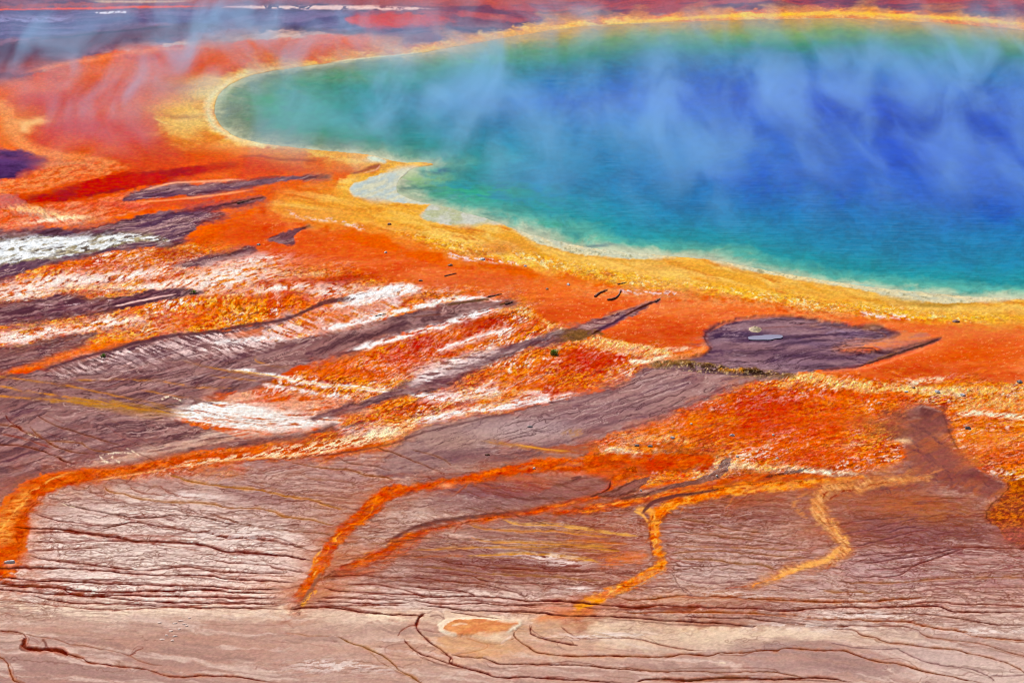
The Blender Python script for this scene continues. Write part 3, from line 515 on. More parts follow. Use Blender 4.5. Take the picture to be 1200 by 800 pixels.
# soft orange staining beside the channels
for b in [(380, 660, 40, 40, (206, 120, 70), .5), (350, 690, 70, 14, (216, 132, 76), .55), (430, 650, 60, 10, (206, 120, 66), .5), (420, 590, 60, 26, (186, 112, 76), .45), (700, 640, 50, 30, (190, 90, 40), .55),
          (640, 570, 60, 10, (186, 84, 44), .6), (700, 575, 40, 9, (176, 66, 32), .6), (1000, 590, 120, 14, (186, 108, 70), .5), (960, 620, 60, 30, (190, 120, 90), .5), (820, 700, 80, 10, (214, 150, 110), .55), (890, 570, 60, 14, (190, 96, 50), .5),
          (10, 620, 30, 40, (226, 120, 40), .7), (660, 712, 60, 10, (216, 110, 50), .6)]:
    blob(*b, tex=lambda w: .4 + .9 * streak(w, 26, 3, 2, 520))
CH = []
crng = random.Random(17)
def channel(pts, w, c=CHAN, soft=1.6, warp=(2.5, 2.2), op=.96, bank=True, keep=True, strands=7, fade=None):
    w = np.asarray(w, float) * 1.14; N = len(pts)
    ex, ey = pts[-1]
    def fd(q, lo=4, hi=46):                       # the lower end thins out into the flat
        return 1.0 if fade is None else .12 + .88 * sm(lo, hi, np.hypot((PX[q] - ex), 1.6 * (PY[q] - ey)) + 26 * EDGY[q])
    line(pts, (180, 96, 64), w * 2.0 + 3, .5, w.max() * 1.3 + 2, (6, 4), tex=lambda q: cloudy(.32, .64, 518, 22, 4, 2)(q), taper=False)
    line(pts, (206, 112, 60), w * 1.3 + 1, .32, w.max() * .8 + 1, (6, 4), tex=lambda q: cloudy(.36, .62, 516, 14, 3, 2)(q) * fd(q), taper=False)
    if bank: line(pts, (92, 34, 26), w + 1.2, .5, 2.0, warp, tex=cloudy(.46, .66, 519, 20, 7, 0), taper=False)
    r = line(pts, c, w * .92, op, soft * 1.5, (warp[0] * 1.3, warp[1] * 1.4), wet=.5, rug=.35, taper=False, tex=lambda q: fd(q) * (.72 + .4 * sm(.3, .6, streak(q, 16, 5, 10, 517))))
    m_keep = r[1].copy()
    P = np.asarray(spline(pts, False, 4)); W = np.interp(np.linspace(0, 1, len(P)), np.linspace(0, 1, N), w)
    T = np.gradient(P, axis=0); T /= np.linalg.norm(T, axis=1)[:, None] + 1e-9; Nn = np.stack([-T[:, 1], T[:, 0]], 1)
    for k in range(strands):                       # darker and golden threads wandering inside it, some leaving it
        i0 = crng.randrange(0, max(1, len(P) - 14)); i1 = min(len(P), i0 + crng.randrange(12, 30)); off = crng.uniform(-.9, .9); wob = crng.uniform(2, 5); ph = crng.uniform(0, 6)
        q = [tuple(P[i] + Nn[i] * W[i] * (off + .35 * math.sin(i / wob + ph) + (.9 * (i - i1 + 5) / 5 * (1 if off > 0 else -1) if i > i1 - 5 and k % 3 == 0 else 0))) for i in range(i0, i1)]
        line(q, crng.choice([(150, 42, 16), (170, 52, 14), (190, 66, 18), (248, 150, 50), (244, 130, 40), (252, 190, 100)]), crng.uniform(.4, 1.1), crng.uniform(.55, .9), 1.0, (3.5, 3), n=2, tex=cloudy(.36, .6, 533, 10, 4, 10))
    for k in range(strands * 2):                   # side threads fraying off down the flat
        i = crng.randrange(4, len(P) - 2); sg = crng.choice((-1, 1)); L = crng.uniform(10, 46)
        x, y = P[i] + Nn[i] * W[i] * sg * .8; d = T[i] * .6 + Nn[i] * sg * .5; q = []
        for j in range(6):
            q.append((x, y)); x += d[0] * L / 5; y += abs(d[1]) * L / 5 * .8 + crng.gauss(0, .6); d = d + np.array([crng.gauss(0, .1), -.06 * d[1]])
        line(q, crng.choice([(196, 84, 30), (170, 66, 30), (150, 60, 34), (214, 120, 60)]), [crng.uniform(.5, 1.2), .5, .3], crng.uniform(.4, .75), 1.0, (2, 1.5), n=2, taper=14)
    if keep: CH.append((r[0], m_keep))
    return r
SWOOSH = [(440, 520), (400, 525), (360, 528), (300, 531), (250, 536), (200, 543), (160, 549), (130, 554), (100, 558), (74, 562), (52, 569), (36, 580), (24, 596), (14, 616), (8, 640), (0, 660)]
channel(SWOOSH, [7, 7, 7.5, 7.5, 6.5, 5.5, 5, 5, 6, 7, 9, 11, 13, 15, 18, 20], soft=3, bank=False)
line([(36, 574), (20, 590), (8, 610), (0, 640)], (246, 178, 92), [5, 7, 9, 12], .6, 6, tex=speck(.45, 521, 14, 2, 0, .2))
line([(480, 500), (430, 520), (370, 530), (300, 537), (240, 541.5), (180, 552), (130, 560), (92, 565)], (250, 190, 130), .9, .6, .9, tex=speck(.4, 522, 12, 2, 8, .2))
line([(240, 545), (320, 538), (400, 530.5), (450, 522), (480, 512), (520, 500), (580, 487), (640, 473), (700, 458)], (110, 60, 64), 1.0, .55, 1.0)
for P, w, o in [([(300, 533), (360, 526), (420, 516), (470, 504)], 6, .8), ([(420, 512), (450, 504), (490, 494)], 6, .7), ([(200, 547), (260, 538), (330, 531)], 3, .6), ([(0, 640), (30, 632)], 8, .5)]:
    line(P, (255, 222, 170), w, o, w * .8, (3, 2), tex=speck(.52, 523, 7, 1.7, 16, .12), wet=1.0, rug=1.0)
MAIN = [(830, 541), (790, 541), (750, 541), (715, 543), (680, 544), (645, 545), (610, 549), (575, 556), (540, 563), (505, 569.5), (478, 573), (460, 576), (448, 583), (438, 592), (428, 602), (415, 612), (402, 623), (393, 634), (385, 645), (378, 655), (371, 668), (364, 682), (356, 694), (348, 705), (343, 713)]
channel(MAIN, [9, 10, 10, 9, 8, 8, 6.5, 6, 5, 4.2, 4.5, 7, 8, 8.5, 8, 7.5, 7.5, 7.5, 7.5, 8, 7, 6, 6.5, 7, 7.5], fade=1)
blob(700, 553, 50, 7, (224, 100, 40), .8); blob(610, 562, 36, 4, (206, 110, 70), .6); blob(760, 545, 40, 8, (206, 56, 16), .7)
line([(378, 668), (370, 680), (362, 694), (352, 708)], (150, 110, 90), [1, 2.2, 2.4, 1], .65, 1.2); line([(372, 690), (362, 700), (352, 711)], (246, 170, 60), 2.5, .7, 2, tex=speck(.45, 524, 4, 1.6, 20))
MIDCH = [(742, 549), (724, 560), (708, 574), (694, 582), (670, 588), (640, 596), (610, 601), (580, 606), (552, 611), (525, 616), (500, 621), (482, 628), (468, 636), (456, 644), (440, 652), (420, 660), (400, 668), (385, 676)]
line([(718, 562), (712, 574), (694, 583), (650, 592), (600, 600), (550, 606), (510, 611), (480, 620), (460, 632), (440, 640)], (96, 30, 34), [1, 1.2, 1.4, 2, 2.6, 3, 2.4, 2.2, 2.6, 2], .8, 1.8)
channel(MIDCH, [4, 3.5, 3.5, 3, 2.5, 2.6, 2.2, 2.2, 2.2, 2, 2.4, 3, 4, 5, 5.5, 5, 4, 3], soft=2.2, fade=1)
fill([(480, 628), (455, 650), (420, 664), (396, 672), (420, 676), (455, 664), (480, 645), (500, 630)], (214, 96, 40), 5, (4, 3), .5, tex=speck(.4, 525, 20, 2, 8, .2))
fill([(660, 560), (700, 556), (714, 560), (716, 566), (706, 576), (690, 581), (650, 588), (600, 596), (560, 600), (540, 595), (600, 584), (640, 574)], blend((150, 108, 104), (118, 66, 62), cloudy(.4, .7, 526, 30, 4, 10)), 4, (4, 2), .6)
line([(666, 560), (680, 558), (668, 564)], (96, 40, 40), 1, .6, 1); line([(716, 562), (713, 572), (700, 579), (690, 582)], (84, 26, 30), 1, .8, .8)
EAST = [(1010, 560), (980, 564), (945, 567), (905, 570), (870, 574), (838, 578), (810, 583), (788, 590), (772, 600), (766, 611), (765, 622), (768, 634), (772, 645), (775, 656), (773, 664), (764, 670), (748, 679), (730, 687), (712, 695), (696, 702), (685, 710), (676, 716)]
channel([(960, 558), (915, 561), (875, 563), (840, 568), (808, 573), (782, 579), (756, 585), (730, 589), (704, 594), (678, 597), (650, 601)], [4, 5, 6, 6, 5, 4, 4, 4, 3.5, 3, 2], soft=2)
channel(EAST, [3, 4, 5, 5.5, 5.5, 5.5, 6, 6, 6.5, 7, 6, 5.5, 5, 6, 7, 7, 6, 5.5, 5.5, 6, 7, 8], CHANG, fade=1)
line([(768, 600), (756, 597), (745, 596)], (240, 166, 80), 3, .8, 2); line([(742, 598), (752, 603), (760, 612)], (240, 176, 90), 1.5, .8, 1.2); line([(753, 602), (757, 596), (766, 588), (790, 581), (820, 577), (850, 572)], (120, 66, 64), [1.8, 2.2, 2.2, 2, 1.6, .6], .9, 1)
fill([(700, 580), (720, 572), (745, 562), (762, 558), (752, 570), (738, 578), (716, 582)], blend((150, 100, 92), (120, 66, 56), cloudy(.4, .7, 527, 20, 3, 20)), 1.6, (2, 1.5), .9, rim=((80, 30, 26), 1, .6))
fill([(728, 584), (760, 577), (790, 566), (812, 562), (838, 550), (848, 538), (856, 538), (852, 551), (838, 561), (812, 567), (785, 573), (757, 582)], blend((152, 106, 94), (122, 70, 66), cloudy(.4, .7, 528, 24, 3, 20)), 1.5, (2, 1.5), .9, rim=((84, 34, 26), 1, .6))
line([(890, 561), (915, 555), (935, 552), (950, 548)], (110, 50, 40), [1, 2, 2, 1], .8, 1.2, tex=speck(.35, 529, 12, 2, 14))
line([(700, 660), (730, 655), (760, 650)], (236, 120, 30), 6, .6, 6, tex=speck(.4, 530, 20, 2, 0)); line([(672, 712), (690, 706), (712, 703)], (252, 160, 30), [4, 5, 3], .8, 3, tex=speck(.4, 531, 10, 1.6, -4))
line([(780, 667), (772, 672), (750, 684), (735, 690)], (190, 160, 140), .7, .6, .6)
line([(622, 726), (650, 722), (680, 719), (700, 716)], (226, 130, 70), [3, 4, 4, 3], .7, 4)
WEST = [(1090, 560), (1062, 562), (1035, 564), (1008, 567), (985, 571), (970, 577), (961, 586), (962, 598), (969, 610), (977, 621), (984, 631), (987, 641), (982, 649), (968, 656), (950, 662), (930, 668), (910, 675), (892, 681), (878, 688), (862, 697)]
TAN = blend((222, 146, 84), (236, 176, 116), cloudy(.35, .7, 532, 14, 2.4, -50), (196, 112, 60), cloudy(.5, .8, 535, 10, 2, -40))
channel(WEST, [1, 2, 3, 4, 5, 6.5, 8, 8, 7.5, 7, 6, 6, 6, 5, 4.2, 4, 3.6, 3.4, 2.5, 1], TAN, fade=1, soft=4, bank=False, op=.88, warp=(4, 3.5), strands=4)
line([(984, 640), (970, 655), (940, 665), (905, 677)], (248, 182, 100), [3, 3, 2.4, 2], .7, 2)
for P in ([(1080, 548), (1050, 556), (1020, 562)], [(1110, 548), (1070, 560), (1020, 570), (1000, 578)], [(950, 575), (930, 590), (950, 610)]):
    line(P, (216, 140, 80), 2.2, .6, 2.4, tex=speck(.4, 536, 14, 2, 14))
blob(1070, 590, 60, 14, (196, 106, 54), .6, tex=speck(.42, 537, 20, 2, 0, .2)); blob(1100, 604, 60, 10, (190, 112, 50), .5, tex=speck(.46, 538, 16, 1.8, 0, .12))
# small golden seeps on the western flat
for P, w in [([(-60, 436), (0, 441), (25, 444), (60, 449), (90, 454), (130, 463), (170, 470), (205, 478)], 1.0), ([(-60, 448), (0, 452), (22, 457), (40, 459), (70, 464), (100, 468), (140, 475), (180, 482), (212, 485)], 1.3), ([(-60, 462), (0, 464), (40, 467), (75, 470), (110, 473), (150, 478), (200, 484)], 1.3), ([(60, 445), (100, 445), (140, 444), (165, 445), (185, 446), (215, 451), (250, 455), (290, 454)], 1.0),
             ([(210, 420), (232, 427), (258, 433), (290, 438), (320, 443)], .9), ([(296, 418), (304, 425), (326, 429), (345, 431)], .9), ([(160, 455), (220, 466), (290, 474)], .7), ([(240, 440), (300, 446), (340, 452)], .7)]:
    line(P, (208, 134, 44), w * .8, .9, 1.0, (2.2, 1.8), tex=cloudy(.3, .62, 540, 14, 3, 0)); line(P, (150, 96, 60), w * 2.6, .35, 2, (4, 3), tex=cloudy(.35, .6, 545, 20, 3, 0))
fill([(100, 466), (150, 472), (212, 480), (226, 487), (170, 486), (120, 478), (60, 470)], (200, 140, 40), 4, (3, 2), .6, tex=speck(.45, 541, 26, 1.6, -8, .15))

# ================================================================== RED RILLS on the flat
DK, MR, GD = (122, 28, 4), (146, 58, 36), (176, 106, 34)
RILL = [  # points, half width, colour, strength
 ([(30, 645), (80, 643), (124, 641)], .6, DK, .8), ([(28, 649), (50, 654), (74, 658), (100, 660), (120, 663), (144, 666), (170, 667.5), (190, 666), (220, 663.5), (240, 667), (280, 670), (308, 671), (352, 670)], .75, DK, .85),
 ([(-40, 664), (26, 664), (66, 664.5), (100, 667), (128, 669), (152, 671.5), (180, 673), (240, 673.5), (260, 677), (290, 679), (320, 680), (352, 682)], .9, DK, .9), ([(-20, 665), (20, 665), (70, 665)], 1.4, DK, .7),
 ([(-30, 675), (0, 676), (20, 677.5), (40, 680), (80, 681), (120, 683), (180, 685), (240, 686), (270, 689), (300, 690), (344, 689)], .9, DK, .9),
 ([(-30, 682), (0, 683), (40, 686), (66, 687.5), (84, 690.5), (112, 692.5), (140, 693), (180, 692), (240, 690.5), (270, 693), (344, 695)], 1.1, DK, .95), ([(-30, 684), (30, 687), (68, 688), (84, 694), (108, 698.5), (130, 700), (160, 703), (190, 704.5), (240, 706), (300, 706), (336, 708)], .9, DK, .9),
 ([(-30, 688), (0, 690), (32, 692.5), (60, 695), (84, 696), (100, 698), (140, 697), (180, 697.6), (240, 698.5), (270, 700), (300, 699.6), (340, 700)], 1.1, DK, .9), ([(36, 696), (56, 701), (80, 705), (104, 706.6), (140, 707), (180, 709), (240, 711.5), (300, 712), (336, 714)], .8, DK, .85),
 ([(-30, 700), (0, 702), (40, 705), (66, 709), (96, 712.4), (140, 713.6), (180, 712), (240, 708), (266, 707), (300, 706)], .55, MR, .8), ([(336, 714), (364, 711), (400, 713), (420, 716), (452, 719), (480, 720), (500, 722)], .9, DK, .9),
 ([(-20, 736), (0, 738), (24, 741), (30, 750), (26, 756), (46, 760), (68, 762), (96, 770), (104, 775), (128, 778.4), (152, 781), (176, 785), (192, 790), (208, 792.4), (240, 791), (270, 791.6), (300, 795), (340, 802)], .9, (140, 50, 14), .9),
 ([(27, 745), (30, 757), (48, 760), (70, 761), (82, 767)], 2.2, DK, .75), ([(24, 741), (40, 745), (66, 748), (84, 754), (120, 760), (152, 768), (170, 776), (200, 780)], .6, (150, 84, 60), .6), ([(50, 748), (56, 758), (62, 762)], 1.5, DK, .5),
 ([(160, 764), (153, 767), (160, 762), (168, 759)], .6, MR, .6), ([(-10, 768), (0, 770), (8, 776), (10, 784), (14, 792), (22, 799), (40, 804)], .9, (150, 66, 20), .85),
 ([(-20, 519), (0, 520), (22, 521.6), (44, 526.4), (64, 534), (74, 539), (90, 544)], .7, (120, 46, 22), .85), ([(-20, 494), (0, 497), (18, 500), (32, 507), (48, 513), (64, 522), (84, 529), (112, 532)], .7, (130, 60, 26), .8),
 ([(4, 484), (16, 497), (30, 505)], .6, DK, .7), ([(42, 484), (52, 492), (66, 499), (84, 504), (100, 509), (120, 515), (148, 522)], .6, (120, 56, 30), .8), ([(32, 498), (54, 515), (92, 518), (108, 526), (132, 530)], .6, (140, 76, 30), .75), ([(26, 482), (34, 496)], .5, MR, .7), ([(0, 508), (30, 514), (64, 526)], .5, MR, .7),
 ([(69, 587), (90, 594), (120, 600), (148, 605), (170, 607), (192, 604.5), (206, 602.4), (240, 606), (264, 612), (300, 617)], .7, (110, 40, 26), .8), ([(36, 600), (68, 610), (90, 612), (124, 616), (150, 613)], .7, DK, .7), ([(112, 621), (132, 616), (156, 612), (180, 615), (208, 618), (224, 622), (240, 623), (264, 629), (290, 630), (324, 634), (344, 639), (370, 646)], .75, DK, .85),
 ([(5, 616), (50, 619), (72, 620), (96, 624), (120, 627), (140, 630), (154, 633), (180, 634), (210, 635), (240, 638), (264, 645), (300, 648), (336, 651), (352, 654), (368, 656)], 1.3, DK, .9), ([(36, 634), (84, 635), (112, 633), (154, 633.5)], .6, DK, .75), ([(36, 624), (70, 623), (96, 626)], .7, DK, .7), ([(120, 624), (160, 627), (200, 628), (240, 630)], .5, MR, .6), ([(154, 634), (200, 640), (240, 646)], .6, MR, .6),
 ([(120, 569), (128, 576), (144, 579), (160, 584), (190, 587), (240, 589), (266, 594), (300, 595), (320, 599), (334, 605), (360, 608), (380, 613), (400, 616)], .75, (168, 100, 36), .8), ([(192, 554), (210, 560), (226, 564), (240, 566), (272, 570), (306, 574), (330, 579), (352, 583), (368, 586), (388, 593), (408, 598)], .85, (178, 110, 40), .85),
 ([(150, 570), (160, 576), (180, 579), (200, 583)], .5, MR, .7), ([(186, 568), (196, 576), (214, 582), (240, 586)], .5, MR, .7), ([(105, 575), (120, 582), (150, 588)], .45, MR, .5), ([(170, 576), (182, 570), (190, 570)], .5, (150, 90, 60), .5),
 ([(240, 600), (264, 607), (286, 614), (312, 618), (344, 622), (372, 624), (392, 628)], .6, (140, 66, 30), .75), ([(240, 622), (264, 629), (290, 630), (324, 634), (344, 639)], .8, DK, .8), ([(338, 540), (360, 545), (384, 548), (412, 550), (428, 556), (452, 559), (466, 564)], .7, (150, 80, 36), .85),
 ([(394, 534), (406, 541), (426, 544), (444, 547), (460, 552)], .6, (130, 70, 50), .75), ([(440, 524), (460, 530), (480, 538), (500, 546), (515, 552)], .6, (130, 64, 36), .8), ([(480, 527), (500, 530), (520, 538), (530, 545)], .6, (130, 70, 44), .7), ([(288, 562), (316, 572), (352, 578), (400, 583), (440, 584)], .45, (160, 96, 60), .6), ([(350, 555), (372, 561), (410, 564), (418, 570)], .4, (150, 90, 60), .5),
 ([(240, 652), (264, 658), (310, 661), (324, 666), (360, 670)], .6, DK, .7), ([(260, 676), (300, 674), (350, 675)], .5, MR, .6), ([(378, 688), (400, 692), (430, 694), (480, 696), (520, 698)], .7, DK, .8), ([(368, 704), (400, 705), (440, 707), (480, 706)], .8, DK, .8), ([(380, 676), (400, 674), (420, 673), (450, 676), (480, 676)], .6, DK, .7), ([(400, 683), (440, 684), (470, 690), (500, 699)], .6, DK, .75), ([(372, 699), (420, 701), (480, 702)], .7, DK, .7), ([(430, 668), (480, 668)], .5, DK, .6), ([(420, 660), (480, 662)], .5, DK, .6), ([(364, 711), (420, 709), (480, 709)], .6, DK, .7),
 ([(388, 742), (412, 753), (432, 760), (448, 768), (460, 776), (468, 784), (480, 791), (492, 799), (500, 806)], .9, (156, 96, 46), .85), ([(330, 740), (360, 744), (388, 745)], .6, (170, 110, 76), .5), ([(448, 768), (470, 772)], .5, (160, 100, 60), .5),
 ([(505, 717), (492, 720), (489, 728), (490, 738), (500, 748), (518, 760), (528, 770), (528, 775), (546, 782), (570, 788), (580, 792), (620, 793), (660, 795), (700, 797), (740, 800)], .9, DK, .85), ([(495, 719), (490, 724), (489, 732)], 1.8, DK, .7), ([(528, 766), (546, 769), (566, 770), (588, 777), (632, 777.6), (670, 778), (720, 782), (760, 786)], .8, (126, 48, 20), .8),
 ([(474, 748), (480, 756), (496, 766), (516, 773), (532, 778), (546, 783)], .8, (132, 56, 28), .8), ([(466, 746), (470, 738), (480, 733), (492, 732)], .6, MR, .6), ([(611, 734), (603, 740), (604, 746), (616, 755), (628, 762), (652, 767), (680, 768), (720, 767), (760, 769), (786, 768), (800, 765.6), (832, 767), (844, 764), (872, 764), (892, 761), (910, 761.6), (922, 759), (960, 761.5), (990, 762), (1012, 769), (1030, 774), (1052, 777), (1080, 785), (1112, 792), (1146, 799), (1170, 806)], .9, (146, 68, 28), .85),
 ([(624, 731), (623, 741), (640, 748), (660, 753), (678, 756)], .8, DK, .75), ([(654, 731), (664, 739), (672, 744), (686, 748), (720, 747), (750, 749), (776, 755), (800, 760), (832, 761)], .65, (140, 64, 40), .7), ([(544, 747), (564, 752), (586, 754), (604, 746)], .6, (170, 90, 50), .7), ([(530, 768), (560, 762), (572, 757), (566, 750)], .5, (170, 100, 60), .6), ([(480, 735), (520, 741), (540, 747)], .5, (150, 90, 80), .5), ([(502, 722), (514, 720), (520, 726), (512, 732)], 1.0, (160, 110, 100), .6),
 ([(480, 701), (500, 699.5), (556, 698), (592, 699.6), (616, 703), (652, 703.6), (680, 705.6), (702, 708), (746, 711), (770, 708), (800, 710), (848, 711.6), (892, 713), (920, 715), (960, 711), (1016, 711), (1068, 710), (1100, 710), (1116, 715), (1140, 716.4), (1188, 716), (1230, 716)], 1.0, (120, 32, 10), .9),
 ([(480, 702), (504, 706), (540, 707), (560, 706), (600, 709), (640, 708)], .8, DK, .85), ([(480, 708), (520, 711), (544, 714), (570, 715), (592, 716), (620, 717), (652, 720), (680, 721), (720, 722), (770, 726), (800, 727), (850, 730), (880, 733.6), (888, 732)], .9, (116, 34, 12), .9), ([(524, 716), (556, 720), (592, 726)], .7, DK, .7),
 ([(516, 656), (530, 659), (550, 661), (576, 665), (600, 666), (628, 668), (656, 669), (720, 669)], .65, (124, 46, 26), .8), ([(480, 662), (520, 665), (546, 668), (564, 671), (600, 673), (632, 674), (666, 676), (684, 679), (720, 679)], .65, (150, 90, 40), .75), ([(480, 668), (548, 673), (566, 679), (592, 682), (632, 683), (700, 685.6)], .6, (120, 44, 30), .75), ([(480, 676), (502, 677), (520, 680), (564, 683), (580, 687)], .65, (130, 50, 24), .8), ([(480, 687), (520, 690), (546, 693), (558, 698)], .7, DK, .8), ([(560, 682), (592, 690), (620, 698)], .6, (120, 60, 50), .6), ([(500, 702), (560, 703), (640, 713)], .5, DK, .6),
 ([(546, 650), (592, 649), (626, 648.4), (670, 653), (712, 659)], .8, (206, 138, 40), .8), ([(480, 644), (560, 641), (640, 640), (700, 642), (730, 646)], .7, (196, 128, 50), .75), ([(588, 608), (608, 614), (640, 614), (670, 617), (720, 624), (750, 628)], .8, (214, 150, 70), .75), ([(548, 614), (564, 618), (604, 621), (650, 621), (680, 625), (720, 629)], .8, (196, 120, 50), .7), ([(548, 628), (576, 634), (620, 635), (680, 638), (720, 640)], .7, (200, 130, 50), .75), ([(480, 652), (520, 651), (546, 650)], .6, (170, 90, 50), .7), ([(660, 632), (700, 634), (740, 637)], .7, (196, 100, 30), .7), ([(540, 634), (600, 628), (680, 631)], .5, (150, 90, 70), .6),
 ([(720, 698), (740, 702), (772, 700), (800, 697), (816, 698), (856, 699), (892, 701), (932, 702), (960, 704), (1020, 704.4), (1040, 702), (1072, 700), (1088, 699)], .95, (150, 66, 14), .9), ([(720, 709), (746, 711), (770, 708)], 1.2, DK, .8), ([(720, 716), (750, 718), (806, 716), (872, 718), (920, 719.6), (960, 724), (1000, 725), (1020, 727), (1056, 727), (1080, 732), (1100, 736), (1120, 738), (1144, 744), (1168, 747), (1200, 749.6), (1240, 752)], .95, (156, 74, 26), .88),
 ([(796, 721), (832, 723), (872, 724), (900, 727), (960, 732), (1000, 733)], .7, (120, 50, 30), .8), ([(720, 780), (740, 782), (772, 786), (820, 786), (848, 787), (896, 786), (920, 789), (950, 794)], .7, (140, 72, 40), .75), ([(740, 799), (764, 795), (808, 796), (844, 794), (886, 794), (912, 795), (960, 793), (976, 794), (996, 799)], 1.2, (120, 40, 10), .9), ([(790, 799), (840, 793), (886, 793)], 1.0, (120, 50, 20), .7),
 ([(784, 654), (832, 655), (860, 659), (892, 661), (912, 668)], .8, (150, 90, 46), .75), ([(784, 662), (832, 663), (860, 661)], .6, (120, 54, 40), .7), ([(788, 670), (800, 678), (832, 683), (864, 681), (892, 676)], .6, (150, 96, 90), .6), ([(752, 687), (792, 687), (806, 691), (812, 698)], .6, (130, 70, 60), .7), ([(786, 668), (800, 690), (812, 697)], .6, (130, 80, 70), .6), ([(780, 648), (840, 645), (900, 650), (960, 655)], .6, (150, 84, 40), .7), ([(780, 640), (860, 641), (960, 645)], .6, (160, 96, 50), .6), ([(740, 712), (800, 713), (820, 711)], 2.0, DK, .5),
 ([(790, 608), (830, 612), (860, 620), (900, 624)], .7, (140, 74, 40), .75), ([(780, 622), (820, 625), (880, 632), (940, 640)], .7, (136, 72, 40), .75), ([(776, 634), (840, 636), (900, 640)], .6, (130, 66, 44), .7), ([(775, 618), (800, 617), (840, 622)], .5, MR, .6),
 ([(1056, 709), (1088, 705), (1124, 707), (1170, 708), (1230, 711)], .7, DK, .75), ([(960, 717), (1030, 719), (1052, 717.6), (1090, 719.6), (1120, 723), (1144, 727), (1170, 731), (1230, 731)], .75, (124, 54, 30), .8), ([(960, 736), (1000, 737), (1010, 743), (1028, 747), (1040, 752), (1064, 754), (1088, 758), (1116, 760), (1140, 766), (1172, 773), (1190, 780), (1200, 788), (1210, 800)], .75, (150, 80, 46), .8), ([(1076, 738), (1084, 744), (1112, 749), (1140, 752), (1160, 756), (1200, 768), (1230, 774)], .7, (150, 84, 56), .7),
 ([(960, 731), (1020, 733), (1056, 733), (1080, 739)], .6, (140, 70, 50), .7), ([(1052, 758), (1064, 766), (1088, 776), (1112, 780), (1140, 784), (1160, 792), (1168, 799)], .5, (130, 76, 76), .7), ([(960, 691), (990, 693), (1026, 694)], .7, (164, 96, 46), .75), ([(980, 682), (1020, 682), (1060, 681), (1100, 678), (1132, 676), (1180, 676), (1230, 675)], .7, (156, 90, 50), .75),
 ([(992, 675), (1036, 675), (1056, 672), (1072, 662), (1100, 652), (1134, 641)], .7, (120, 50, 46), .7), ([(1008, 661), (1040, 656), (1064, 653), (1084, 650), (1110, 645), (1130, 641)], .8, (110, 40, 44), .7), ([(1000, 652), (1030, 648), (1060, 646), (1090, 643), (1120, 641)], .7, (120, 50, 46), .65), ([(1010, 668), (1060, 664), (1090, 656), (1120, 646)], .7, (116, 44, 40), .65), ([(1110, 641), (1150, 641), (1230, 642)], .9, (130, 50, 30), .7),
 ([(1080, 661), (1130, 660), (1180, 661)], .5, (140, 70, 60), .6), ([(1090, 686), (1130, 682), (1160, 680)], .6, (130, 60, 60), .6), ([(1060, 695), (1100, 690), (1140, 688), (1230, 688)], .6, (140, 76, 66), .6), ([(970, 752), (1000, 757), (1030, 760), (1060, 759)], .5, (120, 70, 76), .6), ([(1160, 790), (1180, 791), (1200, 791)], .5, (130, 80, 80), .6),
 ([(984, 626), (1020, 620), (1050, 612), (1080, 606)], .6, (120, 60, 66), .6), ([(1000, 640), (1040, 630), (1090, 618)], .7, (116, 56, 60), .65), ([(1040, 624), (1060, 618), (1076, 616)], .6, (100, 46, 56), .6), ([(990, 612), (1050, 606), (1100, 604)], .5, (110, 56, 60), .55),
]
braid = random.Random(3)
for P, w, c, o in RILL:
    if P[0][1] > 585 and len(P) > 3:              # side strands that leave and rejoin each rill
        for _ in range(2 if w > .65 else 1):
            i0 = braid.randrange(0, len(P) - 2); i1 = min(len(P), i0 + braid.randrange(3, 7)); Q = P[i0:i1]; dy = braid.uniform(1.5, 6) * braid.choice((-1, 1)); n_ = len(Q) - 1
            Q = [(x + braid.uniform(-6, 6), y + dy * math.sin(math.pi * (.12 + .88 * k / n_)) + braid.gauss(0, .6)) for k, (x, y) in enumerate(Q)]
            line(Q, c, w * braid.uniform(.4, .7), o * .8, .7, (1.6, 1.6), tex=lambda q: .5 + .8 * streak(q, 9, 3, 0, 552), taper=14)
    b = (min(255, c[0] + 62), c[1] + 62, c[2] + 56)
    line(P, b, w * 2.2, o * .62, 1.5, (1.6, 1.6), tex=cloudy(.3, .6, 557, 18, 4, 0))
    line(P, c, w * .95, min(1, o * 1.2), .6, (1.6, 1.6), tex=lambda q: .62 + .7 * streak(q, 9, 3, 0, 551), h=-.035, taper=16)
# hair-fine rills between the hand-placed ones
rng = random.Random(7)
def hair(n, x0, x1, y0, y1, deg, lo, hi, cols, op=(.25, .6), w=(.25, .5), ok=None):
    for _ in range(n):
        x, y = rng.uniform(x0, x1), rng.uniform(y0, y1)
        if ok and not ok(x, y): continue
        L = rng.uniform(lo, hi); a = R(deg + rng.gauss(0, 3)); p = []
        m = max(4, int(L / 9)); yy = y
        for i in range(m + 1):
            p.append((x + math.cos(a) * L * i / m, yy - math.sin(a) * L * i / m)); yy += rng.gauss(0, .55)
        line(p, rng.choice(cols), rng.uniform(*w), rng.uniform(*op), .7, (1, .8), n=3, taper=5)
D = [DK, MR, (120, 50, 40), (140, 72, 50)]
hair(60, 40, 330, 570, 715, -3, 40, 130, D)
hair(110, 380, 700, 625, 718, -2, 30, 120, D + [(170, 104, 50)])
hair(50, 780, 950, 585, 720, -5, 30, 100, D + [(160, 96, 50)])
hair(130, 985, 1230, 580, 735, 3, 30, 120, D + [(150, 84, 60)])
hair(40, 960, 1160, 600, 665, 10, 20, 70, D)
hair(30, -20, 200, 478, 545, -24, 24, 80, D)
hair(30, 180, 430, 545, 625, -10, 30, 90, D)
hair(22, 700, 1230, 735, 800, -6, 30, 120, [MR, (140, 84, 70), (150, 100, 90)], (.15, .4))
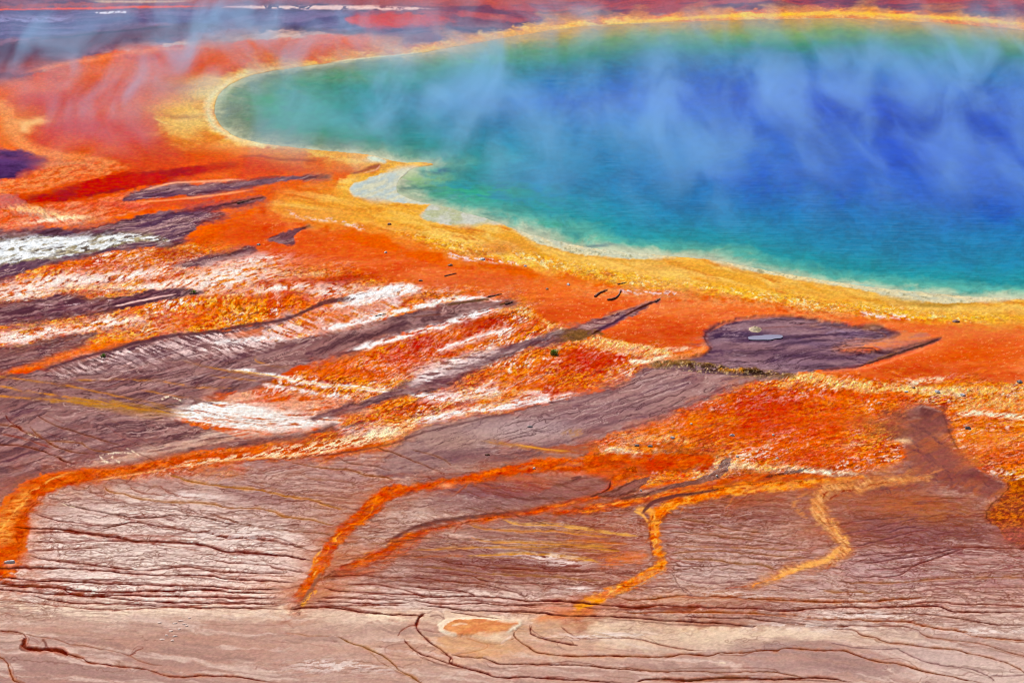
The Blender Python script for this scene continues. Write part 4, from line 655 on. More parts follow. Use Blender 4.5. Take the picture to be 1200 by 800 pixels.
hair(16, 0, 600, 725, 800, -5, 30, 140, [MR, (150, 92, 70), (160, 110, 90)], (.15, .4))
hair(60, 430, 560, 590, 650, 8, 20, 60, [(120, 70, 60), (140, 90, 80)], (.3, .6))
hair(60, 380, 480, 610, 690, 4, 15, 50, [(120, 60, 46), (140, 80, 60)], (.3, .6))
hair(50, 590, 850, 440, 525, 18, 20, 60, [(96, 50, 64), (110, 64, 70)], (.2, .5))
hair(46, 500, 700, 560, 606, -18, 14, 50, [(110, 50, 40), (140, 86, 50)], (.3, .6))
hair(60, 70, 300, 395, 470, 16, 20, 70, [(104, 60, 74), (220, 190, 184)], (.2, .5))
# white salt flecks
for P, w in [([(32, 507), (38, 510), (44, 513)], .8), ([(82, 503), (88, 506)], .8), ([(84, 542), (94, 546)], 1.2), ([(116, 533), (120, 540), (126, 543)], 1.2), ([(130, 534), (134, 540), (140, 544)], 1.0), ([(116, 533), (134, 531), (156, 530)], 1.2), ([(150, 524), (158, 530), (164, 534)], .9), ([(168, 492), (180, 496)], .8), ([(190, 467), (200, 465), (216, 470)], 1.4), ([(194, 468), (206, 469)], 1.2), ([(70, 588), (80, 592), (88, 594)], .9), ([(830, 776), (845, 775), (854, 776)], .8), ([(826, 772), (842, 771)], .6), ([(1010, 742), (1020, 744)], .8), ([(256, 497), (262, 500)], 1)]:
    line(P, (240, 216, 186), w * .7, .85, .8, (3, 2.5), tex=speck(.42, 559, 4, 1.6, 0, .15))
for b in [(640, 652, 36, 5), (665, 660, 30, 4), (680, 690, 30, 4), (400, 783, 60, 6), (380, 776, 40, 4), (940, 734, 60, 5), (1160, 738, 50, 5), (1000, 720, 80, 4), (860, 695, 50, 4), (700, 745, 60, 4), (280, 628, 60, 8), (220, 582, 40, 5)]:
    blob(*b, (236, 220, 212), .7, tex=speck(.5, 560, 12, 1.8, 0, .1))
# the pale mound with an orange cap
fill([(512, 733), (520, 727), (545, 724), (575, 725), (608, 727), (611, 731), (604, 738), (588, 745), (596, 749), (588, 753), (570, 750), (548, 744), (530, 744), (518, 739)], (238, 216, 190), 2, (2, 1.5), .95, h=.05)
fill([(520, 737), (532, 728), (555, 725.5), (585, 728), (606, 730), (600, 736), (585, 742), (560, 744), (535, 744)], blend((234, 158, 96), (224, 132, 74), cloudy(.35, .65, 561, 16, 3, 4)), 2, (2.5, 1.5), .9, h=.03)
line([(528, 735), (540, 732), (548, 733)], (238, 206, 176), 1.2, .8, 1.2); line([(512, 735), (524, 742), (536, 744)], (240, 220, 196), 1.6, .8, 1.4); line([(600, 744), (592, 750), (586, 754)], (240, 214, 200), 1.2, .8, 1)
fill([(516, 745), (560, 748), (600, 752), (610, 760), (580, 768), (545, 766), (520, 758)], (224, 166, 116), 5, (4, 2), .6)
blob(524, 569, 9, 3, (226, 156, 116), .85, warp=(3, 1)); blob(12, 659, 7, 2.4, (236, 214, 190), .4)

# ================================================================== YELLOW RIM
YEL = blend((240, 176, 72), (246, 204, 112), cloudy(.35, .65, 601, 60, 6, -14), (228, 140, 58), cloudy(.55, .78, 605, 40, 6, -14))
fill([(1400, 388), (1250, 382), (1200, 378), (1100, 376), (1020, 366), (940, 354), (880, 348), (820, 341), (740, 334), (680, 323), (620, 312), (570, 302), (530, 292), (490, 280), (450, 270), (400, 264), (360, 260), (330, 250), (326, 240), (350, 230), (390, 220), (408, 206), (415, 196), (400, 190), (370, 184), (330, 178),
      (285, 172), (240, 166), (206, 158), (186, 146), (180, 136), (200, 128), (214, 116), (232, 102), (255, 90), (300, 79), (370, 70), (420, 63), (480, 56), (540, 46), (600, 36), (640, 28), (700, 22), (800, 18), (1000, 14), (1200, 26), (1400, 38), (2000, 120), (2000, 350)], YEL, 9, (7, 3), .93, wet=.2, rug=.3)
near = sm(260, 300, PY) * sm(44, 26, SD) * (SD > 0)
COL += (lin((226, 170, 72)) - COL) * (near * .35 * sm(.4, .6, streak(ALL, 90, 5, -10, 611)))[..., None]
# lumpy yellow outer edge
for P, w in [([(440, 262), (480, 276), (530, 288), (580, 298), (640, 311), (700, 322), (760, 331), (820, 337), (880, 345), (940, 352), (1000, 361), (1060, 369), (1120, 372), (1200, 374), (1340, 378)], 6), ([(900, 350), (960, 358), (1020, 366), (1060, 370)], 5), ([(560, 290), (640, 306), (720, 324), (800, 332)], 6)]:
    pt = lambda a, q: sm(.38, .62, streak(q, 50, 10, -12, a))
    line(P, (250, 188, 56), w, .75, w, (4, 3), tex=speck(.46, 612, 5, 2, -12, .15), wet=.7, rug=1.0)
    line(P, (206, 116, 50), w, .5, w, (4, 3), tex=lambda q: speck(.56, 613, 6, 2.2, -12, .1)(q) * pt(617, q), rug=1.0)
    line(P, (255, 236, 180), w, .6, w, (5, 4), tex=lambda q: speck(.63, 614, 3.6, 1.5, -12, .06)(q) * pt(619, q), wet=.9, rug=1.0)
fill([(700, 335), (760, 333), (820, 340), (880, 348), (940, 356), (1010, 368), (980, 374), (900, 362), (820, 354), (740, 348), (680, 342)], (236, 158, 96), 6, (5, 3), .7, tex=speck(.45, 615, 8, 3, -10, .2), rug=.8)
for P in ([(334, 246), (344, 252), (352, 256), (370, 258), (386, 258), (400, 261), (418, 266), (430, 269)], [(520, 290), (540, 300), (565, 305), (590, 308), (616, 312)], [(1000, 366), (1040, 372), (1085, 373)], [(720, 340), (760, 342), (800, 346)]):
    line(P, (238, 214, 214), 2.2, .85, 2, (5, 4), tex=speck(.55, 616, 5, 1.8, -8, .08), wet=.6, rug=.9)
for b in [(410, 240, 50, 10, (238, 166, 64), .6), (370, 250, 40, 8, (234, 158, 84), .6), (460, 258, 50, 10, (240, 184, 82), .6), (590, 290, 40, 8, (222, 136, 72), .6), (575, 296, 26, 4, (206, 120, 66), .5), (780, 312, 40, 6, (222, 150, 72), .5), (820, 309, 26, 5, (240, 176, 76), .7), (1090, 357, 50, 4, (176, 130, 50), .7), (1060, 350, 40, 3, (190, 146, 70), .5), (1150, 364, 60, 5, (240, 196, 106), .7), (980, 346, 60, 5, (240, 190, 96), .5), (670, 312, 50, 6, (238, 184, 90), .5),
          (222, 128, 36, 26, (240, 196, 116), .6), (250, 95, 40, 8, (238, 196, 120), .6), (270, 172, 40, 7, (238, 186, 110), .6), (225, 145, 30, 9, (240, 200, 120), .8), (205, 130, 20, 6, (236, 170, 60), .6), (215, 137, 24, 2.5, (190, 120, 70), .6), (240, 108, 16, 10, (236, 204, 130), .6), (340, 185, 60, 5, (226, 132, 72), .5), (310, 180, 40, 5, (234, 160, 90), .6), (420, 196, 26, 5, (214, 130, 90), .6), (440, 186, 14, 4, (206, 226, 210), .6), (360, 196, 50, 5, (220, 110, 70), .4)]:
    blob(*b)
line([(272, 186), (300, 184), (330, 187), (356, 188), (380, 189)], (172, 70, 50), 1.2, .55, 1.6, (3, 1.5))
line([(408, 204), (426, 200), (440, 195), (446, 192)], (176, 76, 60), [1, 2, 2.4, 1.4], .8, 1.8); line([(424, 203), (440, 199), (446, 193)], (222, 170, 150), .7, .7, .7)
line([(446, 190), (462, 194), (450, 202), (430, 208), (412, 216), (404, 224), (410, 232)], (244, 186, 80), 2.4, .8, 2); line([(414, 234), (450, 237), (490, 239), (500, 241), (492, 250), (500, 260), (530, 264), (570, 265), (594, 265)], (246, 188, 90), 1.6, .8, 1.6)
line([(600, 267), (620, 280), (650, 291), (690, 300), (730, 305), (780, 305), (800, 301), (818, 299.5), (836, 305), (870, 318), (930, 328), (990, 338), (1040, 346)], (232, 170, 78), 1.4, .7, 1.4)
line([(700, 30), (760, 24), (830, 20), (900, 18), (980, 16), (1060, 19), (1150, 24), (1240, 32)], (250, 194, 60), 2.0, .9, 1.6, (2, 1)); line([(500, 60), (560, 48), (600, 40), (660, 30)], (240, 176, 66), 3, .7, 3)
# pale sinter aprons at the very edge of the water
SINT = blend((198, 206, 186), (222, 214, 178), cloudy(.3, .7, 621, 12, 3, -12), (170, 172, 140), cloudy(.55, .8, 625, 7, 2.4, -12))
fill([(484, 195), (452, 202), (432, 209), (416, 216), (410, 223), (416, 230), (434, 234), (460, 237), (490, 239.5), (520, 240), (490, 226), (486, 214), (496, 204)], blend((192, 206, 204), (214, 214, 190), cloudy(.3, .7, 626, 14, 4, 20)), 2, (1.5, 1), .95, rug=.1)
fill([(504, 239), (498, 246), (492, 252), (500, 259), (520, 263), (550, 265), (572, 262), (590, 262), (580, 250), (540, 240), (515, 236)], blend((204, 206, 196), (190, 196, 160), cloudy(.3, .7, 627, 14, 4, -10)), 2, (1.5, 1), .95, rug=.1)
fill([(600, 266), (614, 277), (640, 288), (680, 297.5), (720, 302), (760, 303), (790, 301), (770, 297), (730, 293), (690, 288), (650, 280), (620, 271)], SINT, 1.6, (1.5, 1), .92, rug=.2)
fill([(830, 304), (850, 311), (890, 319), (940, 328), (1000, 338), (1040, 347), (1080, 353), (1120, 355), (1170, 353), (1200, 351), (1340, 353), (1340, 347), (1200, 347), (1140, 345), (1080, 341), (1030, 335), (980, 329), (920, 319), (880, 311)], SINT, 1.6, (1.5, 1), .85, rug=.2)
line([(430, 184), (445, 187), (452, 190)], (206, 222, 206), 2.5, .8, 2)
line([(380, 74), (320, 81), (288, 88), (266, 98), (252, 110), (246, 122), (247, 136), (254, 148), (270, 159), (290, 166), (330, 173), (400, 180)], (238, 232, 190), [1.2, 1.6, 2, 2.2, 3, 4, 5, 5, 4, 3, 1.6, 1.2], .75, 5, (3, 1.5), tex=lambda q: .55 + .6 * streak(q, 30, 4, 20, 628))
line([(500, 61), (460, 66), (420, 69.5), (380, 74)], (236, 232, 190), 1.1, .8, 1.2)
line([(242, 130), (250, 147), (268, 160)], (206, 214, 170), .8, .5, .8)
# small dark chips of crust (flat stains; the raised pieces are built as objects)
for P, w in [([(697, 348), (703, 343), (712, 340)], 1.0), ([(712, 352), (722, 349), (726, 343), (728, 339)], 1.1), ([(726, 333), (734, 331)], .8), ([(1112, 377), (1122, 377)], 1.0), ([(520, 324), (530, 321), (534, 320)], .7), ([(568, 349), (580, 346), (588, 344)], .8), ([(268, 240), (282, 236), (300, 233), (312, 231)], .9), ([(276, 240), (288, 237)], 1.2)]:
    line(P, (112, 46, 32), w, .85, .8, (1.5, 1.5), rug=.8)

# ================================================================== POOL FLOOR AND WATER COLOUR
dep = np.maximum(-SM, 0)
HGT = np.where(SD < 0, -.03 - np.minimum(dep * .22, 4.5), HGT)
floor = sm(.5, -.5, SD)
wn = streak(ALL, 30, 6, -8, 641, 3)
floorc = lin((214, 214, 170)) + (lin((150, 150, 96)) - lin((214, 214, 170))) * sm(.35, .65, wn)[..., None]
COL += (floorc - COL) * floor[..., None]
WATER = np.zeros((NY, NX, 3), f32)
dn = dep * (.8 + .4 * streak(ALL, 160, 50, -6, 651, 3)) + 4 * (streak(ALL, 40, 16, -4, 661, 3) - .5)
dn = np.maximum(dn, dep * .4)
left = sm(700, 330, PX + .6 * (PY - 120))
farside = sm(120, 40, PY)
def ramp(stops, t):
    xs = [s[0] for s in stops]; cs = np.array([lin(s[1]) for s in stops])
    return np.stack([np.interp(t, xs, cs[:, i]) for i in range(3)], -1).astype(f32)
near_r = ramp([(0, (206, 208, 172)), (1, (170, 200, 166)), (2.2, (84, 176, 156)), (4.5, (0, 146, 156)), (9, (0, 132, 170)), (17, (0, 116, 180)), (26, (0, 84, 194)), (36, (0, 66, 196)), (60, (0, 54, 194))], dn)
left_r = ramp([(0, (206, 204, 160)), (1, (160, 166, 124)), (2.4, (116, 140, 96)), (5, (34, 140, 84)), (9, (0, 142, 110)), (16, (0, 132, 146)), (26, (0, 116, 170)), (36, (0, 88, 190)), (60, (0, 54, 194))], dn)
far_r = ramp([(0, (214, 150, 10)), (3, (176, 150, 10)), (7, (104, 146, 14)), (12, (12, 130, 60)), (18, (0, 110, 136)), (27, (0, 98, 172)), (38, (0, 70, 194)), (60, (0, 54, 194))], dn)
WATER = near_r + (left_r - near_r) * left[..., None]
WATER += (far_r - WATER) * (farside * (1 - left * .6) )[..., None]
WALPHA = np.ones((NY, NX), f32)
# shelves seen through the water near the coves
def wblob(x, y, rx, ry, c, op, seed=671, thr=.45):
    global WATER
    win = window(x - rx * 2.4, x + rx * 2.4, y - ry * 2.4, y + ry * 2.4)
    X, Y = warped(win, (6, 3))
    m = op * np.exp(-(((X - x) / rx) ** 2 + ((Y - y) / ry) ** 2) * 1.1) * sm(thr - .15, thr + .15, streak(win, 22, 4, -10, seed, 3))
    WATER[win] += (lin(c) - WATER[win]) * m[..., None]
for b in [(500, 212, 30, 10, (150, 190, 90), .8), (520, 222, 40, 10, (60, 160, 110), .8), (500, 192, 22, 2.5, (170, 190, 140), .9), (515, 200, 20, 3, (10, 70, 110), .8), (490, 222, 30, 5, (30, 80, 90), .7), (560, 228, 50, 10, (20, 170, 120), .7), (590, 222, 50, 8, (10, 160, 110), .6), (560, 248, 40, 5, (90, 170, 150), .6), (560, 255, 24, 2, (20, 60, 90), .6), (640, 262, 40, 5, (40, 160, 120), .6), (680, 280, 40, 4, (110, 200, 160), .7), (700, 288, 30, 2, (20, 70, 110), .6), (620, 240, 60, 10, (0, 150, 130), .6),
          (310, 118, 40, 14, (30, 146, 60), .9), (335, 128, 30, 10, (10, 150, 70), .9), (300, 104, 30, 7, (120, 130, 90), .7), (280, 130, 20, 14, (130, 136, 110), .7), (330, 105, 40, 6, (90, 140, 80), .7), (560, 70, 40, 6, (90, 170, 40), .8), (400, 90, 60, 8, (110, 150, 110), .6), (640, 60, 40, 10, (30, 150, 80), .6), (600, 38, 30, 4, (220, 170, 20), .7), (980, 40, 60, 5, (110, 150, 20), .7), (860, 40, 60, 6, (120, 160, 20), .7),
          (1000, 336, 60, 3, (110, 200, 190), .6), (1080, 337, 50, 3, (120, 205, 180), .7), (1140, 338, 50, 3, (90, 190, 180), .7), (1100, 343, 30, 1.4, (40, 70, 80), .7), (980, 330, 30, 1.4, (40, 80, 90), .6), (900, 314, 30, 1.6, (90, 180, 170), .6), (900, 318, 20, 1.2, (60, 70, 90), .6)]:
    wblob(*b)
RIP = streak(ALL, 6.5, 2.3, -2, 681, 3)
shal = sm(3, .3, dep) * sm(.5, .72, streak(ALL, 9, 2.2, -10, 691, 3)); WATER += (lin((60, 110, 108)) - WATER) * (shal * .4 * sm(.3, 1.2, dep))[..., None]
WATER *= (.80 + .40 * (.5 * sm(.3, .7, streak(ALL, 34, 13, -3, 685, 3)) + .5 * sm(.32, .68, RIP)))[..., None]

# grit, local contrast and tone curve put into the ground colour
COL *= (1 + (.04 + .16 * RUG) * (sm(.2, .8, fbm(PX / 2.6, PY / 1.5, 801, 2, .6)) - .5) * 2)[..., None]
def soften(a, r):
    k = 2 * r + 1
    for ax in (0, 1):
        pad = [(0, 0)] * a.ndim; pad[ax] = (r + 1, r)
        c = np.cumsum(np.pad(a, pad, mode='edge').astype(np.float64), axis=ax)
        n = a.shape[ax]
        a = ((np.take(c, range(k, n + k), axis=ax) - np.take(c, range(0, n), axis=ax)) / k).astype(f32)
    return a
COL = np.maximum(COL, 1e-4)
_l = np.log(COL.mean(-1)); _d = np.clip(.22 * (_l - soften(soften(_l, 2), 2)) + .30 * (_l - soften(soften(_l, 9), 9)), -.6, .6)
COL = np.where((SD > 1)[..., None], COL * np.exp(_d)[..., None], COL)
_g = COL.mean(-1, keepdims=True); COL = np.clip(_g + (COL - _g) * 1.06, .0005, 1.05)
COL = np.where((SD > 0)[..., None], 1.07 * COL ** 1.08, COL).astype(f32)
COL = np.minimum(COL, 1.05)

# far beyond the framed area the flat is one dull tone
_far = sm(-36, -50, PY)[..., None]; COL = (COL + (lin((124, 104, 112)) - COL) * _far).astype(f32); RUG = RUG * (1 - .8 * _far[..., 0])
# ------------------------------------------------------------------ scene
import bpy, bmesh
from mathutils import Vector, Matrix, noise as mnoise
S = bpy.context.scene
C = S.collection
GAIN = 0.72             # scales picked display colours down to base colours
WLEVEL = -.03

# small relief of the mesh: ripples of the terraced mats, lumps of the rim
HGT = HGT + np.where(SD > 0, (RUG * WET) * .12 * (streak(ALL, 7, 2.2, 14, 701, 2) - .5) + RUG * .03 * (GRN - .5), 0)
inb = (PX > -130) & (PX < 1330) & (PY > -40) & (PY < 850)
HGT = np.where(inb | (SD < 0), HGT, 0).astype(f32)

def grid_mesh(name, sel_faces=None, lift=0.0, z=None, attrs=()):
    """the image-plane sheet, or the cells of it that are selected, as one mesh"""
    Z = (HGT if z is None else z) + lift
    idx = np.arange(NX * NY, dtype=np.int64).reshape(NY, NX)
    a, b, c, d = idx[1:, :-1], idx[1:, 1:], idx[:-1, 1:], idx[:-1, :-1]
    if sel_faces is None: q = np.stack([a, b, c, d], -1).reshape(-1, 4)
    else: q = np.stack([a[sel_faces], b[sel_faces], c[sel_faces], d[sel_faces]], -1)
    used = np.zeros(NX * NY, bool); used[q.ravel()] = True
    remap = np.cumsum(used) - 1
    q = remap[q].astype(np.int32)
    co = np.stack([GX.ravel()[used], GY.ravel()[used], np.broadcast_to(Z, GX.shape).ravel()[used]], -1).astype(f32)
    me = bpy.data.meshes.new(name)
    me.vertices.add(len(co)); me.vertices.foreach_set('co', co.ravel())
    me.loops.add(q.size); me.loops.foreach_set('vertex_index', q.ravel())
    me.polygons.add(len(q)); me.polygons.foreach_set('loop_start', np.arange(0, q.size, 4, dtype=np.int32))
    me.polygons.foreach_set('use_smooth', np.ones(len(q), bool))
    me.update(calc_edges=True)
    for an, arr in attrs:
        if arr.ndim == 3:
            at = me.attributes.new(an, 'FLOAT_COLOR', 'POINT')
            v = np.ones((len(co), 4), f32); v[:, :3] = arr.reshape(-1, 3)[used]
            at.data.foreach_set('color', v.ravel())
        else:
            at = me.attributes.new(an, 'FLOAT', 'POINT')
            at.data.foreach_set('value', np.ascontiguousarray(arr.ravel()[used], f32))
    return me

def add(name, me, mat=None, label=None, cat=None, group=None, kind=None, parent=None):
    o = bpy.data.objects.new(name, me); C.objects.link(o)
    if mat is not None: me.materials.append(mat)
    if label: o['label'] = label
    if cat: o['category'] = cat
    if group: o['group'] = group
    if kind: o['kind'] = kind
    if parent: o.parent = parent
    return o

# ------------------------------------------------------------------ materials
def mat(name):
    m = bpy.data.materials.new(name); m.use_nodes = True
    nt = m.node_tree; nt.nodes.clear()
    out = nt.nodes.new('ShaderNodeOutputMaterial')
    return m, nt, out
class G:
    """terse node building"""
    def __init__(s, nt): s.nt = nt
    def n(s, t, **kw):
        nd = s.nt.nodes.new(t)
        for k, v in kw.items(): setattr(nd, k, v)
        return nd
    def put(s, sock, v):
        if hasattr(v, 'is_output'): s.nt.links.new(v, sock)
        else: sock.default_value = v
    def math(s, op, a, b=0.0, c=0.0, clamp=False):
        nd = s.n('ShaderNodeMath', operation=op, use_clamp=clamp)
        for i, v in enumerate((a, b, c)): s.put(nd.inputs[i], v)
        return nd.outputs[0]
    def rng(s, v, a, b, c, d, smooth=False):
        nd = s.n('ShaderNodeMapRange', interpolation_type='SMOOTHSTEP' if smooth else 'LINEAR')
        for i, x in enumerate((v, a, b, c, d)): s.put(nd.inputs[i], x)
        return nd.outputs[0]
    def noise(s, vec, scale, detail=3, rough=.5, dist=0.0):
        nd = s.n('ShaderNodeTexNoise')
        s.put(nd.inputs['Vector'], vec); nd.inputs['Scale'].default_value = scale; nd.inputs['Detail'].default_value = detail
        nd.inputs['Roughness'].default_value = rough; nd.inputs['Distortion'].default_value = dist
        return nd.outputs['Fac']
    def mapping(s, vec, scale=(1, 1, 1), rot=(0, 0, 0), loc=(0, 0, 0)):
        nd = s.n('ShaderNodeMapping'); s.put(nd.inputs['Vector'], vec)
        nd.inputs['Scale'].default_value = scale; nd.inputs['Rotation'].default_value = rot; nd.inputs['Location'].default_value = loc
        return nd.outputs[0]
    def mix(s, f, a, b, blend='MIX'):
        nd = s.n('ShaderNodeMix', data_type='RGBA', blend_type=blend)
        s.put(nd.inputs['Factor'], f); s.put(nd.inputs['A'], a); s.put(nd.inputs['B'], b)
        return nd.outputs['Result']
    def attr(s, name, out='Fac'):
        return s.n('ShaderNodeAttribute', attribute_name=name).outputs[out]
    def hsv(s, col, h=.5, sat=1.0, val=1.0):
        nd = s.n('ShaderNodeHueSaturation')
        s.put(nd.inputs['Hue'], h); s.put(nd.inputs['Saturation'], sat); s.put(nd.inputs['Value'], val); s.put(nd.inputs['Color'], col)
        return nd.outputs[0]
def obj_coords(g): return g.n('ShaderNodeTexCoord').outputs['Object']

def mat_ground():
    m, nt, out = mat('microbial_mat_and_silt'); g = G(nt)
    p = obj_coords(g)
    col = g.attr('mat_colour', 'Color'); wet = g.attr('wet'); rug = g.attr('rug')
    a = g.noise(p, 5.0, 3, .6); b = g.noise(g.mapping(p, (1.2, .35, 1)), 2.2, 4, .6); c = g.noise(p, 14.0, 2, .5)
    v = g.math('ADD', g.rng(a, .3, .7, -.22, .22), g.rng(b, .3, .7, -.14, .14))
    v = g.math('ADD', v, g.rng(c, .3, .7, -.12, .12))
    v = g.math('MULTIPLY', v, g.rng(rug, 0, 1, .12, 1.25))
    v = g.math('ADD', v, 1.0)
    hue = g.rng(g.noise(p, 1.7, 3, .6), .3, .7, .492, .508)
    cc = g.hsv(col, hue, 1.0, v)
    bs = g.n('ShaderNodeBsdfPrincipled')
    g.put(bs.inputs['Base Color'], cc)
    g.put(bs.inputs['Roughness'], g.rng(wet, 0, 1, .75, .30))
    g.put(bs.inputs['Specular IOR Level'], g.rng(wet, .55, 1, .0, .5)); bs.inputs['IOR'].default_value = 1.25
    h = g.math('ADD', g.math('MULTIPLY', g.noise(p, 6.0, 3, .6), .6), g.math('MULTIPLY', g.noise(g.mapping(p, (.5, 1.0, 1), (0, 0, R(35))), 1.6, 3, .6), 1.0))
    bu = g.n('ShaderNodeBump'); g.put(bu.inputs['Height'], h); g.put(bu.inputs['Strength'], g.rng(rug, 0, 1, .03, .9)); bu.inputs['Distance'].default_value = .16
    g.put(bs.inputs['Normal'], bu.outputs[0])
    nt.links.new(bs.outputs[0], out.inputs['Surface'])
    return m

def mat_water(name='hot_spring_water', attr=True, colour=(.4, .42, .5)):
    m, nt, out = mat(name); g = G(nt)
    p = obj_coords(g)
    bs = g.n('ShaderNodeBsdfPrincipled')
    if attr:
        g.put(bs.inputs['Base Color'], g.attr('water_colour', 'Color'))
        g.put(bs.inputs['Alpha'], g.attr('water_depth'))
    else: bs.inputs['Base Color'].default_value = (*colour, 1)
    bs.inputs['Roughness'].default_value = .16
    bs.inputs['IOR'].default_value = 1.10
    bs.inputs['Specular IOR Level'].default_value = .15
    h = g.math('ADD', g.noise(g.mapping(p, (.35, 1, 1)), 1.1, 4, .6), g.math('MULTIPLY', g.noise(p, .25, 3, .5), 1.2))
    bu = g.n('ShaderNodeBump'); g.put(bu.inputs['Height'], h); bu.inputs['Strength'].default_value = .35; bu.inputs['Distance'].default_value = .12
    g.put(bs.inputs['Normal'], bu.outputs[0])
    nt.links.new(bs.outputs[0], out.inputs['Surface'])
    return m

MG, MW = mat_ground(), mat_water()
BASE = np.clip(COL * GAIN, 0, .9)
GROUND_ATTRS = (('mat_colour', BASE), ('wet', WET), ('rug', RUG))
add('ground', grid_mesh('ground', attrs=GROUND_ATTRS), MG, 'basin floor of orange mats, mauve silt and pale mud around the pool', kind='structure')

def cells(mask):                     # cells whose four corners are in the mask
    return mask[1:, :-1] & mask[1:, 1:] & mask[:-1, 1:] & mask[:-1, :-1]
WBASE = np.clip(WATER * GAIN * 1.0, 0, .9)
add('water', grid_mesh('water', cells(SD < 2.0), z=np.full((NY, NX), WLEVEL, f32), attrs=(('water_colour', WBASE), ('water_depth', WALPHA))), MW,
    'deep blue hot spring pool grading through teal to a green and yellow edge', kind='structure')

# runoff channels: films of warm water and orange bacteria, 4 mm above the flat
CH_LABEL = [('broad orange runoff channel sweeping along the left side to the frame edge', 0),
            ('red orange runoff channel winding down to the pale flat left of the mound', 1),
            ('thin faded orange runoff channel between the two long channels', 2),
            ('short orange runoff braid feeding the middle of the flat', 3),
            ('golden orange runoff channel bending down to the right of the pale mound', 4),
            ('tan runoff channel with an s bend on the right of the flat', 5)]
for lb, k in CH_LABEL:
    win, m = CH[k]
    full = np.zeros((NY, NX), bool); full[win] = m > .55
    add('runoff_channel', grid_mesh('runoff_channel', cells(full), .004, attrs=GROUND_ATTRS), MG, lb, kind='structure', group='runoff channels crossing the flat')

# ------------------------------------------------------------------ raised bits lying on the ground
def zg(x, y):
    i = int(np.argmin(abs(XS - x))); j = int(np.argmin(abs(YS - y)))
    return float(HGT[j, i])
def simple_mat(name, c1, c2, rough=.7, scale=6):
    m, nt, out = mat(name); g = G(nt); p = obj_coords(g)
    bs = g.n('ShaderNodeBsdfPrincipled')
    f = g.rng(g.noise(p, scale, 5, .65), .35, .65, 0, 1)
    g.put(bs.inputs['Base Color'], g.mix(f, (*map(float, lin(c1)), 1), (*map(float, lin(c2)), 1)))
    bs.inputs['Roughness'].default_value = rough
    bu = g.n('ShaderNodeBump'); g.put(bu.inputs['Height'], g.noise(p, scale * 2.5, 4, .6)); bu.inputs['Strength'].default_value = .6; bu.inputs['Distance'].default_value = .05
    g.put(bs.inputs['Normal'], bu.outputs[0])
    nt.links.new(bs.outputs[0], out.inputs['Surface'])
    return m
M_DARK = simple_mat('dark_rock', (70, 56, 60), (130, 112, 112)); M_PALE = simple_mat('pale_sinter', (232, 222, 210), (196, 180, 168)); M_BROWN = simple_mat('brown_crust', (96, 42, 26), (150, 78, 40))
M_GREY = simple_mat('grey_rock', (150, 142, 146), (226, 220, 220)); M_SINT = simple_mat('yellow_sinter', (140, 110, 76), (190, 166, 120)); M_WOOD = simple_mat('weathered_wood', (96, 44, 34), (140, 84, 52))
M_LEAF = simple_mat('grass_blades', (104, 150, 30), (150, 176, 50)); M_STEM = simple_mat('dry_stem', (70, 30, 16), (110, 56, 24))

def rock_mesh(seed, sx, sy, sz):
    bm = bmesh.new(); bmesh.ops.create_icosphere(bm, subdivisions=3, radius=1)
    rr = random.Random(seed); off = Vector((rr.uniform(0, 50), rr.uniform(0, 50), 0))
    planes = [Vector((rr.gauss(0, 1), rr.gauss(0, 1), rr.gauss(0, .8))).normalized() for _ in range(7)]
    for v in bm.verts:
        q = v.co.normalized(); r = 1 + .28 * mnoise.noise(q * 1.6 + off) + .12 * mnoise.noise(q * 4 + off)
        for pl in planes:
            d = q.dot(pl)
            if d * r > .72: r = .72 / d + (r - .72 / d) * .15
        v.co = Vector((q.x * r * sx, q.y * r * sy, max(q.z * r * sz, -.25 * sz)))
    me = bpy.data.meshes.new('rock'); bm.to_mesh(me); bm.free()
    for poly in me.polygons: poly.use_smooth = False
    return me
def place(o, x, y, rot=0, dz=0):
    gx, gy = to_ground(x, y); o.location = (gx, gy, zg(x, y) + dz); o.rotation_euler = (0, 0, rot)
    return o
